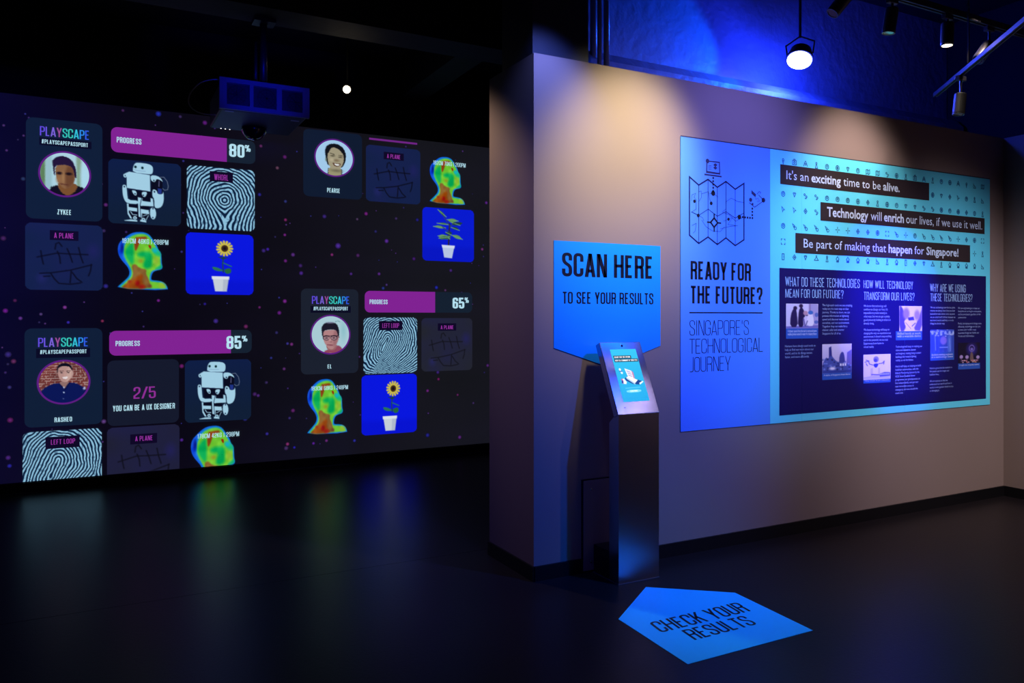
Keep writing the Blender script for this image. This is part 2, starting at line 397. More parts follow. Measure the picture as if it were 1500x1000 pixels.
# ------------------------------------------------------------------ painted pictures (vertex-coloured grids)
class Art:
    def __init__(s, n, m_, bg=(0, 0, 0)):
        s.n, s.m = n, m_
        u = np.linspace(0, 1, n); v = np.linspace(0, 1, m_); s.U, s.V = np.meshgrid(u, v)
        s.c = np.ones((m_, n, 3))*np.array(bg, float); s.soft = 1.3/min(n, m_); s.box = (0, 0, 1, 1)
    def setbox(s, x0, y0, x1, y1): s.box = (x0, y0, x1, y1)
    def nx(s, p): b = s.box; return ((p[0]-b[0])/(b[2]-b[0]), (p[1]-b[1])/(b[3]-b[1]))
    def put(s, mask, col, a=1.0): mk = (mask*a)[..., None]; s.c = s.c*(1-mk)+np.array(col, float)*mk
    def sd(s, pts):
        X, Y = s.U, s.V; d = np.full(X.shape, 1e9); ins = np.zeros(X.shape, bool); n = len(pts)
        for i in range(n):
            ax, ay = pts[i]; bx, by = pts[(i+1) % n]; ex, ey = bx-ax, by-ay; wx, wy = X-ax, Y-ay
            t = np.clip((wx*ex+wy*ey)/(ex*ex+ey*ey+1e-12), 0, 1)
            d = np.minimum(d, (wx-t*ex)**2+(wy-t*ey)**2)
            cnd = ((ay > Y) != (by > Y)); xx = ax+(Y-ay)*ex/(ey if abs(ey) > 1e-9 else 1e-9)
            ins ^= cnd & (X < xx)
        d = np.sqrt(d); return np.where(ins, -d, d)
    def poly(s, pts, col, a=1.0, soft=None, smooth=0):
        pts = [s.nx(p) for p in pts]
        for _ in range(smooth):
            q = []
            for i in range(len(pts)):
                p0 = np.array(pts[i]); p1 = np.array(pts[(i+1) % len(pts)]); q += [tuple(p0*.75+p1*.25), tuple(p0*.25+p1*.75)]
            pts = q
        k = np.clip(.5-s.sd(pts)/(soft or s.soft), 0, 1); s.put(k, col, a); return k
    def ell(s, cx, cy, rx, ry, col, a=1.0, soft=None):
        c = s.nx((cx, cy)); b = s.box; rx /= (b[2]-b[0]); ry /= (b[3]-b[1])
        d = (np.sqrt(((s.U-c[0])/rx)**2+((s.V-c[1])/ry)**2)-1)*min(rx, ry)
        s.put(np.clip(.5-d/(soft or s.soft), 0, 1), col, a)
    def line(s, pts, wd, col, a=1.0, soft=None):
        pts = [s.nx(p) for p in pts]; wd = wd/(s.box[2]-s.box[0]); d = np.full(s.U.shape, 1e9)
        for i in range(len(pts)-1):
            ax, ay = pts[i]; bx, by = pts[i+1]; ex, ey = bx-ax, by-ay
            t = np.clip(((s.U-ax)*ex+(s.V-ay)*ey)/(ex*ex+ey*ey+1e-12), 0, 1)
            d = np.minimum(d, np.hypot(s.U-ax-t*ex, s.V-ay-t*ey))
        s.put(np.clip(.5-(d-wd/2)/(soft or s.soft), 0, 1), col, a)
    def noise(s, k, seed=0):
        r = np.random.RandomState(seed); g = r.rand(k+1, k+1)
        x = s.U*k*.999; y = s.V*k*.999; i = x.astype(int); j = y.astype(int); fx = x-i; fy = y-j
        fx = fx*fx*(3-2*fx); fy = fy*fy*(3-2*fy)
        return (g[j, i]*(1-fx)+g[j, i+1]*fx)*(1-fy)+(g[j+1, i]*(1-fx)+g[j+1, i+1]*fx)*fy
def lin(c):
    c = np.clip(c, 0, 255)/255.0
    return np.where(c <= 0.04045, c/12.92, ((c+0.055)/1.055)**2.4)
def art_rect(name, art, x0, z1, x1, z0, fr, off, m, parent, r=0.0, zmin=None, mask=None):
    """picture over the rectangle; r = rounded corners; zmin clips the bottom"""
    n, mm = art.n, art.m
    X = x0+(x1-x0)*art.U; Z = z1+(z0-z1)*art.V
    keep = np.ones((mm-1, n-1), bool)
    cx = (X[:-1, :-1]+X[1:, 1:])/2; cz = (Z[:-1, :-1]+Z[1:, 1:])/2
    if r:
        dx = np.maximum(np.abs(cx-(x0+x1)/2)-((x1-x0)/2-r), 0); dz = np.maximum(np.abs(cz-(z0+z1)/2)-((z1-z0)/2-r), 0)
        keep &= np.hypot(dx, dz) <= r
    if zmin is not None: keep &= cz >= zmin
    if mask is not None: keep &= mask[:-1, :-1] | mask[1:, 1:]
    idx = np.arange(n*mm).reshape(mm, n)
    Fc = np.stack([idx[:-1, :-1], idx[1:, :-1], idx[1:, 1:], idx[:-1, 1:]], -1)[keep]
    used = np.unique(Fc); remap = np.zeros(n*mm, int); remap[used] = np.arange(len(used))
    V = [fr(a, b, off) for a, b in zip(X.ravel()[used], Z.ravel()[used])]
    return mesh(name, V, remap[Fc], m, parent, lin(art.c.reshape(-1, 3)[used]))
def art_disc(name, art, cx, cz, rx, rz, fr, off, m, parent, nr=34, nt=110):
    V = []; C = []
    n, mm = art.n, art.m
    for i in range(nr+1):
        for k in range(nt):
            a = 2*math.pi*k/nt; q = i/nr; u = .5+.5*q*math.cos(a); v = .5-.5*q*math.sin(a)
            V.append(fr(cx+rx*q*math.cos(a), cz+rz*q*math.sin(a), off))
            C.append(art.c[int(min(max(v, 0), 1)*(mm-1)+.5), int(min(max(u, 0), 1)*(n-1)+.5)])
    Fc = [(i*nt+k, (i+1)*nt+k, (i+1)*nt+(k+1) % nt, i*nt+(k+1) % nt) for i in range(nr) for k in range(nt)]
    return mesh(name, V, Fc, m, parent, lin(np.array(C)))

# ================================================================== SETTING
XL = -3.6; YF = -2.5
fl = struct(box('floor', (XL, YF, -0.06), (XR+.3, YD+.3, -0.003), M['floor_under']))
for i, y0 in enumerate((-2.5, -1.58, 1.32, 4.22)):
    y1 = (-1.58, 1.32, 4.22, YD+.3)[i]
    for j, (x0, x1) in enumerate(((XL, 6.57),)):
        box('vinyl_sheet', (x0+.0015, y0+.0015, -0.003), (x1-.0015, y1-.0015, 0), M['floor'], fl, 0.0)
struct(box('ceiling', (XL, YF, ZC), (XR+.3, YD+.3, ZC+.1), M['ceiling']))
struct(box('wall_back', (XL, YD, 0), (XR+.3, YD+.2, ZC), M['white_black']))
struct(box('wall_left', (XL-.1, YF, 0), (XL, YD, ZC), M['white_black']))
struct(box('wall_front', (XL, YF-.1, 0), (XR+.3, YF, ZC), M['wall']))
struct(box('wall_partition', (XE, YP, 0), (XR, YB, ZW), M['wall']))
struct(box('wall_right', (XR, YF, 0), (XR+.15, YB, ZW), M['wall']))
struct(box('wall_right_upper', (XR+.16, YF, 0), (XR+.3, YD, ZC), M['white_black']))
struct(box('wall_upper', (2.387, YB+.03, ZW-.6), (XR+.15, YB+.12, ZC), M['upper']))
# ledge added at the foot of the upper wall so its face catches light
mb = MB(); x0, x1 = 2.46, XR+.1
prof = [(3.97, ZW), (3.97, 2.98), (4.03, 3.045), (YB+.03, 3.06), (YB+.03, ZW)]
mb.add([(x0, a, b) for a, b in prof]+[(x1, a, b) for a, b in prof],
       [(0,1,2,3,4),(9,8,7,6,5),(0,5,6,1),(1,6,7,2),(2,7,8,3),(3,8,9,4),(4,9,5,0)])
struct(mb.build('trim_1', M['upper']))
struct(box('wall_column', (XE, YP+.012, ZW), (2.387, 3.955, ZC), M['column']))
# skirting
bh = 0.078
p0 = on_y(852, 700, YP); p1x = on_y(905, 700, YP).x+.06
struct(box('baseboard_partition', (XE-.006, YP-.012, 0), (p0.x-.004, YP, bh), M['base']))
struct(box('baseboard_partition_right', (2.72, YP-.012, 0), (XR, YP, bh), M['base']))
struct(box('baseboard_end', (XE-.012, YP-.012, 0), (XE-.0005, YB, bh), M['base']))
struct(box('baseboard_right', (XR-.012, YF, 0), (XR, YP-.012, bh), M['base']))
struct(box('baseboard_back', (XL, YD-.03, 0), (XR, YD, ZD0-.004), M['base']))
struct(box('trim_2', (XL, YD-.036, 0), (XR, YD-.0305, .006), M['steel_dark']))
# service hatch low in the partition beside the kiosk
hz = on_y(853, 703, YP).z
h = thing('service_hatch', 'low wall coloured access hatch in the partition beside the kiosk', 'hatch', (p0.x, YP, 0))
box('hatch_frame', (p0.x-.003, YP-.010, 0.0), (2.72, YP-.0005, hz+.004), M['base'], h)
box('hatch_door', (p0.x+.003, YP-.016, 0.010), (2.712, YP-.0105, hz-.003), M['wall'], h)
mb = MB()
for (x, z) in ((p0.x+.05, hz-.05), (p0.x+.05, .06)): mb.lathe([(.006, 0), (.006, .003), (.003, .004)], (x, YP-.0162, z), (0, -1, 0), 10)
mb.build('screw', M['steel'], h)
# ceiling beam that carries the projector
struct(box('ceiling_beam', (-1.2, 5.15, 3.385), (3.6, 5.45, ZC), M['ceiling']))
struct(box('ceiling_beam_cross', (2.6, 5.46, 3.55), (2.85, YD, ZC), M['ceiling']))

# pipes coming down beside the column
for k, (px, r, yy) in enumerate(((869.5, .022, 4.00), (878.0, .014, 3.88), (888.5, .018, 3.86))):
    p = on_y(px, 40, yy); t = thing('vertical_pipe', ['fat dark pipe tight against the column side', 'thin middle pipe of three above the partition', 'blue-lit right-hand pipe of three above the partition'][k], 'pipe', (p.x, yy, ZW), 'pipes beside the column')
    mb = MB(); mb.lathe([(r, 0), (r, ZC-ZW)], (p.x, yy, ZW), (0, 0, 1), 16); mb.build('pipe_run', M['pipe'], t, True)
    mb = MB(); mb.lathe([(r*1.0, 0), (r*1.25, .004), (r*1.25, .03), (r, .034)], (p.x, yy, ZW+.72), (0, 0, 1), 16); mb.build('coupling', M['pipe'], t, True)

# ================================================================== PROJECTED DISPLAY
disp = thing('projected_display', 'large dark projected picture of passport tiles across the far wall', 'projection', (0, YD, ZD0))
o1 = 0.004
N1, N2 = 150, 60
ar = Art(N1, N2, (6, 5, 15))
xs0, xs1 = XL+.02, 5.2
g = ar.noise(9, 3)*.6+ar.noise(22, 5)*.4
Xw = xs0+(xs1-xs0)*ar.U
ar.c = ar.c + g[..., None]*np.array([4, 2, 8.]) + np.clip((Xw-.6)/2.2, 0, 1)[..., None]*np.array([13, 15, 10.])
ar.c += np.clip((0.1-Xw)/1.2, 0, 1)[..., None]*np.array([0, 0, 26.])  # blue light spill at the left, painted into the ground colour
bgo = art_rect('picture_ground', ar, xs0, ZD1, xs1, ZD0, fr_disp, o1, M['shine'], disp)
# star field
mb = MB(); mb2 = []
def star(mbx, x, z, r, col, n=8):
    base = np.array(srgb((14, 11, 27))); V = [fr_disp(x, z, o1+.002)]; C = [srgb(col)]
    for k in range(n): a = 2*math.pi*k/n; V.append(fr_disp(x+r*math.cos(a), z+r*math.sin(a), o1+.002)); C.append(tuple(base))
    mbx.add(V, [(0, 1+k, 1+(k+1) % n) for k in range(n)], C)
seen = [(166,150,2.6),(180,162,2),(232,167,3.6),(264,171,2.2),(300,180,3.2),(335,187,2.4),(34,262,2.6),(5,349,3.2),(152,338,2.4),(155,419,3),(155,300,2.6),(380,285,2.6),
 (382,214,2.4),(386,367,3),(392,365,2.4),(417,230,3),(406,246,2.6),(418,295,2.4),(475,317,3.2),(417,344,2.2),(418,382,2.6),(429,373,3),(536,313,3),(523,321,2.2),(566,417,2),(495,360,4.4),
 (486,373,2.4),(440,389,3),(441,400,3.2),(418,322,2.4),(514,401,2.4),(555,401,2.6),(566,353,3.4),(550,339,2.4),(524,374,3),(580,320,2.4),(611,322,2.8),(606,379,3),(660,396,2.8),(706,365,2.6),(712,297,2.8),
 (10,571,0),(12,519,3.8),(20,529,3),(14,567,2.4),(15,615,3.4),(12,670,3),(14,682,2.6),(30,466,2.4),(316,470,3.4),(360,478,3),(100,472,2),(373,577,3),(378,579,2.4),(391,635,2.4),(266,536,3),(266,644,2.4),
 (359,613,3.2),(152,617,3),(409,458,3),(417,441,3),(427,504,2.6),(421,503,2.2),(416,540,2.4),(429,601,3),(424,612,2.2),(431,655,2),(441,400,3),(561,422,2.6),(639,421,3),(652,425,2.2),(676,429,2),
 (641,545,2.8),(642,555,2.4),(626,572,2.6),(673,640,3.2),(626,637,3.4),(660,659,3),(478,645,2.4),(539,660,3),(419,656,3.2),(714,535,2.8),(670,578,2),(693,590,2),(519,645,2.4),(459,649,2.2),(548,633,2.6),
 (421,650,2.6),(640,210,2),(395,170,2),(390,560,2.4),(397,524,2),(405,487,2.4),(380,450,2),(232,440,2.2),(95,450,2.4),(60,460,2),(300,445,2),(150,470,2),(8,455,3),(22,440,2.2)]
for (px, py, r) in seen:
    if r <= 0: continue
    x, z = D(px, py)
    if not (ZD0+.03 < z < ZD1-.03): continue
    c = random.choice([(150, 60, 190), (130, 70, 200), (90, 60, 200), (170, 80, 190), (70, 70, 220)])
    star(mb, x, z, r*.0063*1.15, tuple(v*random.uniform(.45, .85) for v in c))
for k in range(170):
    px = random.uniform(-20, 712); py = random.uniform(150, 690); x, z = D(px, py)
    if ZD0+.03 < z < ZD1-.03: star(mb, x, z, random.uniform(.006, .013), random.choice([(60, 40, 110), (45, 40, 90), (80, 50, 120), (50, 50, 140)]))
so = mb.build('star_field', M['shine'], disp); so['kind'] = 'stuff'

SH = M['shine']; CARD = (15, 30, 54)
def card(name, x0, y0, x1, y1, col=CARD, rpx=8, off=.007, parent=None, zmax=None):
    a = D(x0, y0); b = D(x1, y1)
    z0 = b[1]
    return flat(name, rrect(a[0], z0, b[0], a[1], rpx*.0063), col, fr_disp, off, SH, parent or disp, zmin=ZD0+.002, zmax=min(ZD1-.001, zmax or 9)), a, b
def lettering(s, x0, x1, yt, yb, col, parent, wt=.115, off=.011, name='lettering'):
    return ctext(name, s, x0, x1, yt, yb, col, DISP, off, SH, parent, wt, .06 if (yb-yt) > 9 else .095)
WH = (178, 222, 238); MAG = (128, 34, 146); PK = (150, 50, 160)
RAIN = [(96, 74, 222), (104, 84, 226), (120, 96, 214), (150, 74, 150), (52, 196, 190), (58, 204, 186), (50, 190, 214), (44, 140, 236), (48, 92, 232)]

# --- portraits painted in their own box
def portrait(kind):
    A = Art(96, 96, (170, 208, 222))
    if kind == 'brown_hair_man':
        A.setbox(150, 60, 895, 695)
        A.poly([(150,60),(235,60),(235,700),(150,700)], (92,128,88), soft=.05); A.poly([(240,60),(330,60),(330,700),(240,700)], (150,190,200), soft=.05)
        A.poly([(690,60),(770,60),(760,700),(700,700)], (128,160,138), soft=.05); A.ell(820, 400, 60, 200, (170,214,232), soft=.1)
        A.poly([(285,585),(420,535),(560,560),(700,530),(820,560),(800,720),(300,720)], (16,14,24), smooth=1)
        A.poly([(425,500),(680,500),(715,560),(640,655),(560,690),(470,650),(415,560)], (120,78,40), smooth=1)
        A.poly([(375,240),(640,240),(675,380),(662,490),(600,570),(530,590),(470,570),(415,490),(385,400)], (132,94,62), smooth=2)
        A.poly([(530,260),(650,260),(668,400),(655,500),(590,570),(530,580)], (96,58,34), a=.75, smooth=1, soft=.06)
        A.poly([(375,420),(352,360),(340,240),(330,200),(370,150),(440,118),(520,115),(610,150),(665,230),(690,320),(698,420),(672,420),(655,330),(625,265),(540,240),(430,250),(375,270),(372,330)], (34,20,52), smooth=1)
        A.ell(440, 368, 42, 20, (30,18,18), soft=.03); A.ell(580, 368, 46, 20, (26,14,14), soft=.03)
        A.ell(495, 430, 16, 60, (160,120,80), soft=.05); A.line([(455,520),(560,528)], 14, (80,40,30), soft=.03)
        A.ell(430, 460, 30, 40, (150,108,70), soft=.08)
    elif kind == 'smiling_man_brick':
        A.setbox(130, 65, 885, 690); A.c[:] = (108, 52, 48)
        r_ = np.floor(A.V*17); ff = (A.V*17) % 1; gg = ((A.U*6+.5*(r_ % 2)) % 1)
        mt = np.clip((np.maximum((ff > .78)*1., (gg > .90)*1.)), 0, 1); A.put(mt, (156, 124, 120)); A.c *= (.85+.3*A.noise(9, 4))[..., None]
        A.poly([(150,520),(230,440),(400,380),(520,430),(620,375),(780,440),(860,520),(880,720),(140,720)], (10,22,84), smooth=1)
        A.poly([(430,370),(590,360),(560,430),(515,475),(470,440)], (142,108,104), smooth=1)
        A.poly([(412,170),(440,130),(600,130),(632,190),(630,290),(590,350),(530,385),(470,365),(420,290)], (178,140,134), smooth=2)
        A.poly([(550,150),(632,190),(626,290),(585,350),(540,375)], (202,170,160), a=.7, smooth=1, soft=.06)
        A.ell(636, 250, 14, 34, (180,145,140)); A.ell(398, 240, 12, 32, (140,104,100))
        A.poly([(405,230),(400,160),(440,110),(530,98),(600,118),(632,170),(628,220),(606,165),(560,145),(470,145),(425,170),(415,240)], (12,14,30), smooth=1)
        A.line([(445,215),(500,212)], 12, (50,30,34)); A.line([(545,215),(600,212)], 12, (50,30,34)); A.ell(475,238,18,8,(36,24,30)); A.ell(572,238,18,8,(36,24,30))
        A.ell(524, 270, 20, 26, (190,150,142), soft=.04); A.poly([(478,300),(575,296),(550,332),(505,334)], (224,214,216), smooth=1)
        A.poly([(430,380),(480,430),(515,478),(545,430),(592,372),(600,400),(530,500),(450,430)], (8,16,66))
        for yy in (455, 530, 622): A.ell(506, yy, 9, 11, (170,190,230))
        A.ell(812, 478, 14, 22, (170,180,220))
    elif kind == 'laughing_young_man':
        A.setbox(190, 75, 775, 660); A.c[:] = (160, 200, 232)
        A.poly([(375,700),(385,540),(600,540),(612,700)], (22,24,36)); A.poly([(388,700),(390,500),(590,500),(590,700)], (150,146,112), smooth=1)
        A.poly([(345,360),(335,250),(370,170),(450,135),(550,140),(630,200),(665,300),(655,420),(610,500),(595,520),(380,500),(362,430)], (16,18,26), smooth=1)
        A.poly([(375,330),(400,220),(470,190),(560,215),(620,290),(632,400),(600,490),(560,560),(490,578),(430,545),(385,460)], (158,150,124), smooth=2)
        A.poly([(360,300),(360,200),(450,160),(560,175),(640,250),(640,350),(600,270),(540,215),(470,195),(430,215),(392,300)], (16,18,26), smooth=1)
        A.ell(350, 400, 10, 34, (120,140,130)); A.line([(420,295),(480,312)], 10, (60,56,46)); A.line([(550,318),(610,322)], 10, (60,56,46))
        A.ell(455, 335, 30, 12, (86,80,64), soft=.03); A.ell(575, 348, 26, 12, (86,80,64), soft=.03); A.ell(515, 405, 40, 20, (128,112,88), soft=.04)
        A.ell(440, 400, 30, 26, (178,168,140), soft=.05); A.poly([(450,442),(520,455),(590,448),(560,500),(500,508),(465,480)], (96,70,58), smooth=1); A.poly([(475,458),(570,465),(545,490),(500,488)], (222,226,224), smooth=1)
        A.ell(515, 570, 70, 20, (110,104,82), soft=.06)
    else:
        A.setbox(150, 80, 805, 705); A.c[:] = (168, 202, 212); A.line([(560,180),(600,165),(650,185)], 8, (90,140,150)); A.ell(700, 320, 40, 130, (140,190,200), soft=.12)
        A.poly([(340,700),(400,640),(560,620),(600,560),(680,610),(700,700)], (142,70,92), smooth=1)
        A.poly([(400,560),(590,540),(570,640),(500,660),(420,640)], (150,98,100), smooth=1)
        A.poly([(345,320),(600,310),(625,420),(600,520),(540,620),(480,645),(420,600),(360,500),(340,420)], (176,128,130), smooth=2)
        A.poly([(520,330),(610,330),(620,430),(590,540),(520,630)], (140,92,100), a=.6, smooth=1, soft=.06)
        A.poly([(338,420),(325,340),(322,270),(360,210),(430,190),(500,188),(580,210),(610,260),(630,350),(622,420),(600,400),(580,320),(480,305),(360,325),(350,400)], (26,24,40), smooth=1)
        A.ell(470, 196, 60, 12, (120,120,150), soft=.03)
        for cx in (408, 535):
            A.ell(cx, 445, 62, 42, (30,20,34)); A.ell(cx, 448, 50, 32, (160,124,132)); A.ell(cx, 448, 20, 9, (46,28,34))
        A.line([(345,415),(610,415)], 14, (34,20,34)); A.line([(610,420),(625,440)], 10, (40,24,40))
        A.ell(475, 510, 22, 14, (130,84,90), soft=.03); A.ell(466,470,14,40,(196,150,150),soft=.05); A.line([(425,560),(510,566)], 14, (112,50,66), soft=.03)
    return A
def robot_art():
    A = Art(132, 124, CARD); A.setbox(85, 60, 1055, 985)
    L = (160, 204, 226); Dk = (8, 10, 30)
    A.put(np.clip(1-A.V*1.2, 0, 1)*.25, (10, 26, 110))
    A.poly([(350,490),(660,500),(650,640),(360,620)], Dk); A.poly([(650,270),(800,280),(800,520),(650,480)], Dk)
    A.poly([(345,700),(620,700),(620,900),(360,900)], Dk)
    A.line([(770,275),(820,270),(865,330),(880,400),(870,450),(830,462),(805,440)], 10, (90,104,130))
    A.line([(755,335),(752,410)], 12, (90,90,130)); A.poly([(735,440),(790,445),(790,520),(740,520)], (30,50,130))
    A.poly([(405,235),(405,160),(430,100),(470,85),(610,92),(665,120),(675,180),(660,240),(600,245)], L, smooth=1)
    A.ell(438, 152, 17, 19, (8,40,50)); A.ell(530, 158, 17, 19, (8,40,50)); A.line([(425,195),(480,204),(570,205)], 5, (110,140,180))
    A.line([(410,238),(600,252),(655,248)], 7, (10,20,60))
    A.poly([(355,228),(630,255),(636,495),(325,468),(322,300),(285,300),(280,275),(315,250)], L)
    A.ell(303, 292, 22, 26, L); A.line([(328,470),(635,500)], 8, (14,22,60)); A.ell(303, 290, 7, 9, (20,30,60))
    A.poly([(640,255),(730,255),(790,300),(805,345),(780,320),(720,300),(700,350),(670,350),(640,320)], L, smooth=1); A.ell(684, 330, 10, 12, (10,20,50))
    A.poly([(265,450),(280,420),(320,430),(330,560),(340,640),(480,640),(480,690),(330,690),(290,640),(270,560)], L, smooth=1); A.ell(292, 450, 10, 12, (20,30,60))
    A.poly([(665,470),(690,458),(725,480),(735,525),(800,525),(815,480),(820,620),(790,710),(730,738),(690,720),(690,600),(662,560)], L, smooth=1); A.ell(692, 495, 11, 13, (20,30,60))
    A.poly([(390,490),(450,500),(455,560),(430,570),(400,530)], L, smooth=1); A.poly([(530,505),(600,505),(570,580),(540,580),(520,540)], L, smooth=1)
    A.ell(433, 543, 9, 10, (8,16,50)); A.ell(543, 556, 9, 10, (8,16,50))
    A.poly([(470,590),(530,600),(525,890),(480,870)], L); A.line([(480,540),(520,600),(500,700),(510,880)], 8, (10,16,50)); A.poly([(520,640),(640,650),(640,590),(670,600),(680,710),(520,710)], L)
    A.poly([(325,690),(350,690),(350,820),(395,905),(370,905),(335,840)], L); A.poly([(345,740),(460,750),(460,800),(345,790)], L); A.poly([(510,760),(620,770),(620,830),(510,820)], L)
    A.poly([(348,698),(445,706),(445,742),(348,732)], Dk); A.poly([(502,712),(594,718),(594,765),(502,758)], Dk)
    A.poly([(630,760),(660,725),(700,740),(718,820),(700,890),(665,905),(635,860)], L, smooth=1)
    for p in ((672,745),(670,875),(628,745),(622,783)): A.ell(p[0], p[1], 9, 10, (8,16,50))
    A.line([(375,805),(400,845),(455,850)], 10, L); A.line([(540,860),(590,835)], 8, L); A.line([(575,920),(610,850)], 8, L)
    A.ell(432, 893, 25, 25, L); A.ell(432, 895, 8, 8, (10,20,50)); A.ell(543, 908, 25, 22, L); A.ell(543, 910, 8, 8, (10,20,50))
    A.poly([(290,935),(380,918),(460,925),(462,945),(300,942)], L); A.poly([(505,915),(580,925),(582,952),(500,940)], L)
    return A
def finger_art(kind, seed=1):
    A = Art(176, 170); U, V = A.U, A.V
    nz = (A.noise(6, seed)-.5)*.05+(A.noise(18, seed+1)-.5)*.016
    if kind == 'whorl':
        dx, dy = U-.55, (V-.52)
        r = np.hypot(dx*1.0, dy*(.88-.0*V)); lo = np.clip((V-.62)/.4, 0, 1)
        f = r*(1-lo*.6)+lo*.6*(np.abs(dx)*1.15+(1-V)*.25)+nz; k = 21
        ph = f*k*2*math.pi
    else:
        a = math.radians(118); ax, ay = .44, .38; ux, uy = -math.sin(math.radians(25)), math.cos(math.radians(25))
        dx, dy = U-ax, V-ay; s = dx*ux+dy*uy; t = dx*uy-dy*ux
        f = np.where(s < 0, np.hypot(s, t), np.abs(t)*(1+.12*s)); R = np.clip((t+.0)/.5, 0, 1)*np.clip(s/.5, 0, 1)
        base = np.clip((V-.58)/.42, 0, 1)*.7
        f = f*(1-base)+base*(.28+(V-.7)*.75+U*.22)+R*.10+nz; k = 27 if kind == 'loop_fine' else 24
        ph = f*k*2*math.pi
    w_ = .5+.5*np.sin(ph); w_ = np.clip((w_-.38)*4, 0, 1); w_ *= np.clip(.55+A.noise(40, seed+3)*1.2, 0, 1)
    dk = np.array([10, 32, 62.]); lt = np.array([138, 190, 218.])
    A.c = dk+(lt-dk)*w_[..., None]
    return A
def flower_art():
    A = Art(110, 100, (8, 22, 222)); A.setbox(272, 340, 371, 432)
    A.put(np.clip((A.V-.72)/.1, 0, 1)*.25, (4, 10, 170))
    A.line([(327,372),(325,385),(326,398)], 1.6, (30,70,40)); A.poly([(318,375),(333,376),(326,379)], (24,60,60)); 
    A.poly([(309,390),(318,391),(327,396),(320,397),(312,395)], (40,110,90), smooth=1); A.poly([(326,394),(337,391),(338,399),(330,401)], (36,100,60), smooth=1); A.line([(326,384),(338,389)], 1.6, (40,110,90))
    for k in range(15):
        a = 2*math.pi*k/15; A.line([(328,362),(328+11*math.cos(a),362+10.5*math.sin(a))], 3.2, (206,190,70))
    A.ell(328, 362, 5.2, 5.2, (60,40,28)); A.ell(328, 362, 2.4, 2.4, (24,16,20))
    A.poly([(310,405),(334,405),(331,427),(314,427)], (196,206,216)); A.poly([(309,404.5),(335,404.5),(334.5,409),(309.5,409)], (216,224,232)); A.poly([(326,409),(334,409),(331,427),(325,427)], (160,172,196), a=.6)
    A.c = A.c
    return A
def plant_art():
    A = Art(110, 100, (8, 26, 206)); A.setbox(840, 550, 1130, 862); A.put(np.clip((A.V-.68)/.1, 0, 1)*.25, (4, 10, 160))
    A.line([(985,768),(988,700),(990,640)], 8, (40,34,50))
    G = [(52,96,70), (30,60,60), (90,140,90)]
    for k, pts in enumerate([[(925,560),(950,570),(972,600),(945,590)],[(975,615),(1010,605),(1040,620),(1000,635)],[(1000,630),(1070,625),(1050,645),(1010,648)],[(920,640),(960,632),(985,645),(950,648)],
        [(900,660),(930,650),(968,665),(940,672)],[(1000,660),(1030,655),(1046,675),(1015,672)],[(968,690),(1005,685),(1000,705),(970,702)],[(925,715),(950,702),(975,712),(940,728)],
        [(970,710),(1000,706),(992,730),(960,735)],[(1000,705),(1040,702),(1064,728),(1030,728)],[(930,728),(960,712),(990,716),(950,738)]]):
        A.poly(pts, G[(0,2,1,0,2,1,1,2,0,2,0)[k]], smooth=1); A.line([pts[0], pts[2]], 4, (110,160,120))
    A.line([(990,690),(950,660)], 4, (50,70,80)); A.line([(990,660),(1020,630)], 4, (50,70,80)); A.line([(990,650),(950,585)], 4, (50,70,80))
    A.poly([(948,768),(1018,770),(1004,843),(960,840)], (180,196,226)); A.poly([(946,766),(1020,768),(1018,784),(950,782)], (206,216,236))
    return A
def drawing_art(col=(18, 32, 70), ln=(8, 9, 24)):
    A = Art(110, 96, col); A.setbox(60, 60, 1095, 950)
    A.put(A.noise(4, 8)*.35, (30, 30, 92)); A.ell(965, 410, 60, 70, (34,32,100), a=.6, soft=.12); A.ell(275, 790, 50, 50, (38,38,110), a=.6, soft=.1)
    for p in ([(215,515),(320,490),(470,455),(640,460),(890,462)],[(262,430),(275,520),(295,605)],[(450,400),(460,330),(500,310),(540,360)],[(480,430),(510,500),(520,590)],[(610,390),(650,480),(680,570)],
              [(765,370),(790,480),(825,575)],[(250,730),(400,720),(650,680),(940,600)],[(940,595),(925,690),(900,750)],[(395,730),(440,800),(500,860),(650,870),(790,850)],[(665,690),(650,850)],[(680,710),(740,790),(810,840)],[(300,770),(380,765)]):
        A.line(p, 20, ln, a=.85)
    return A
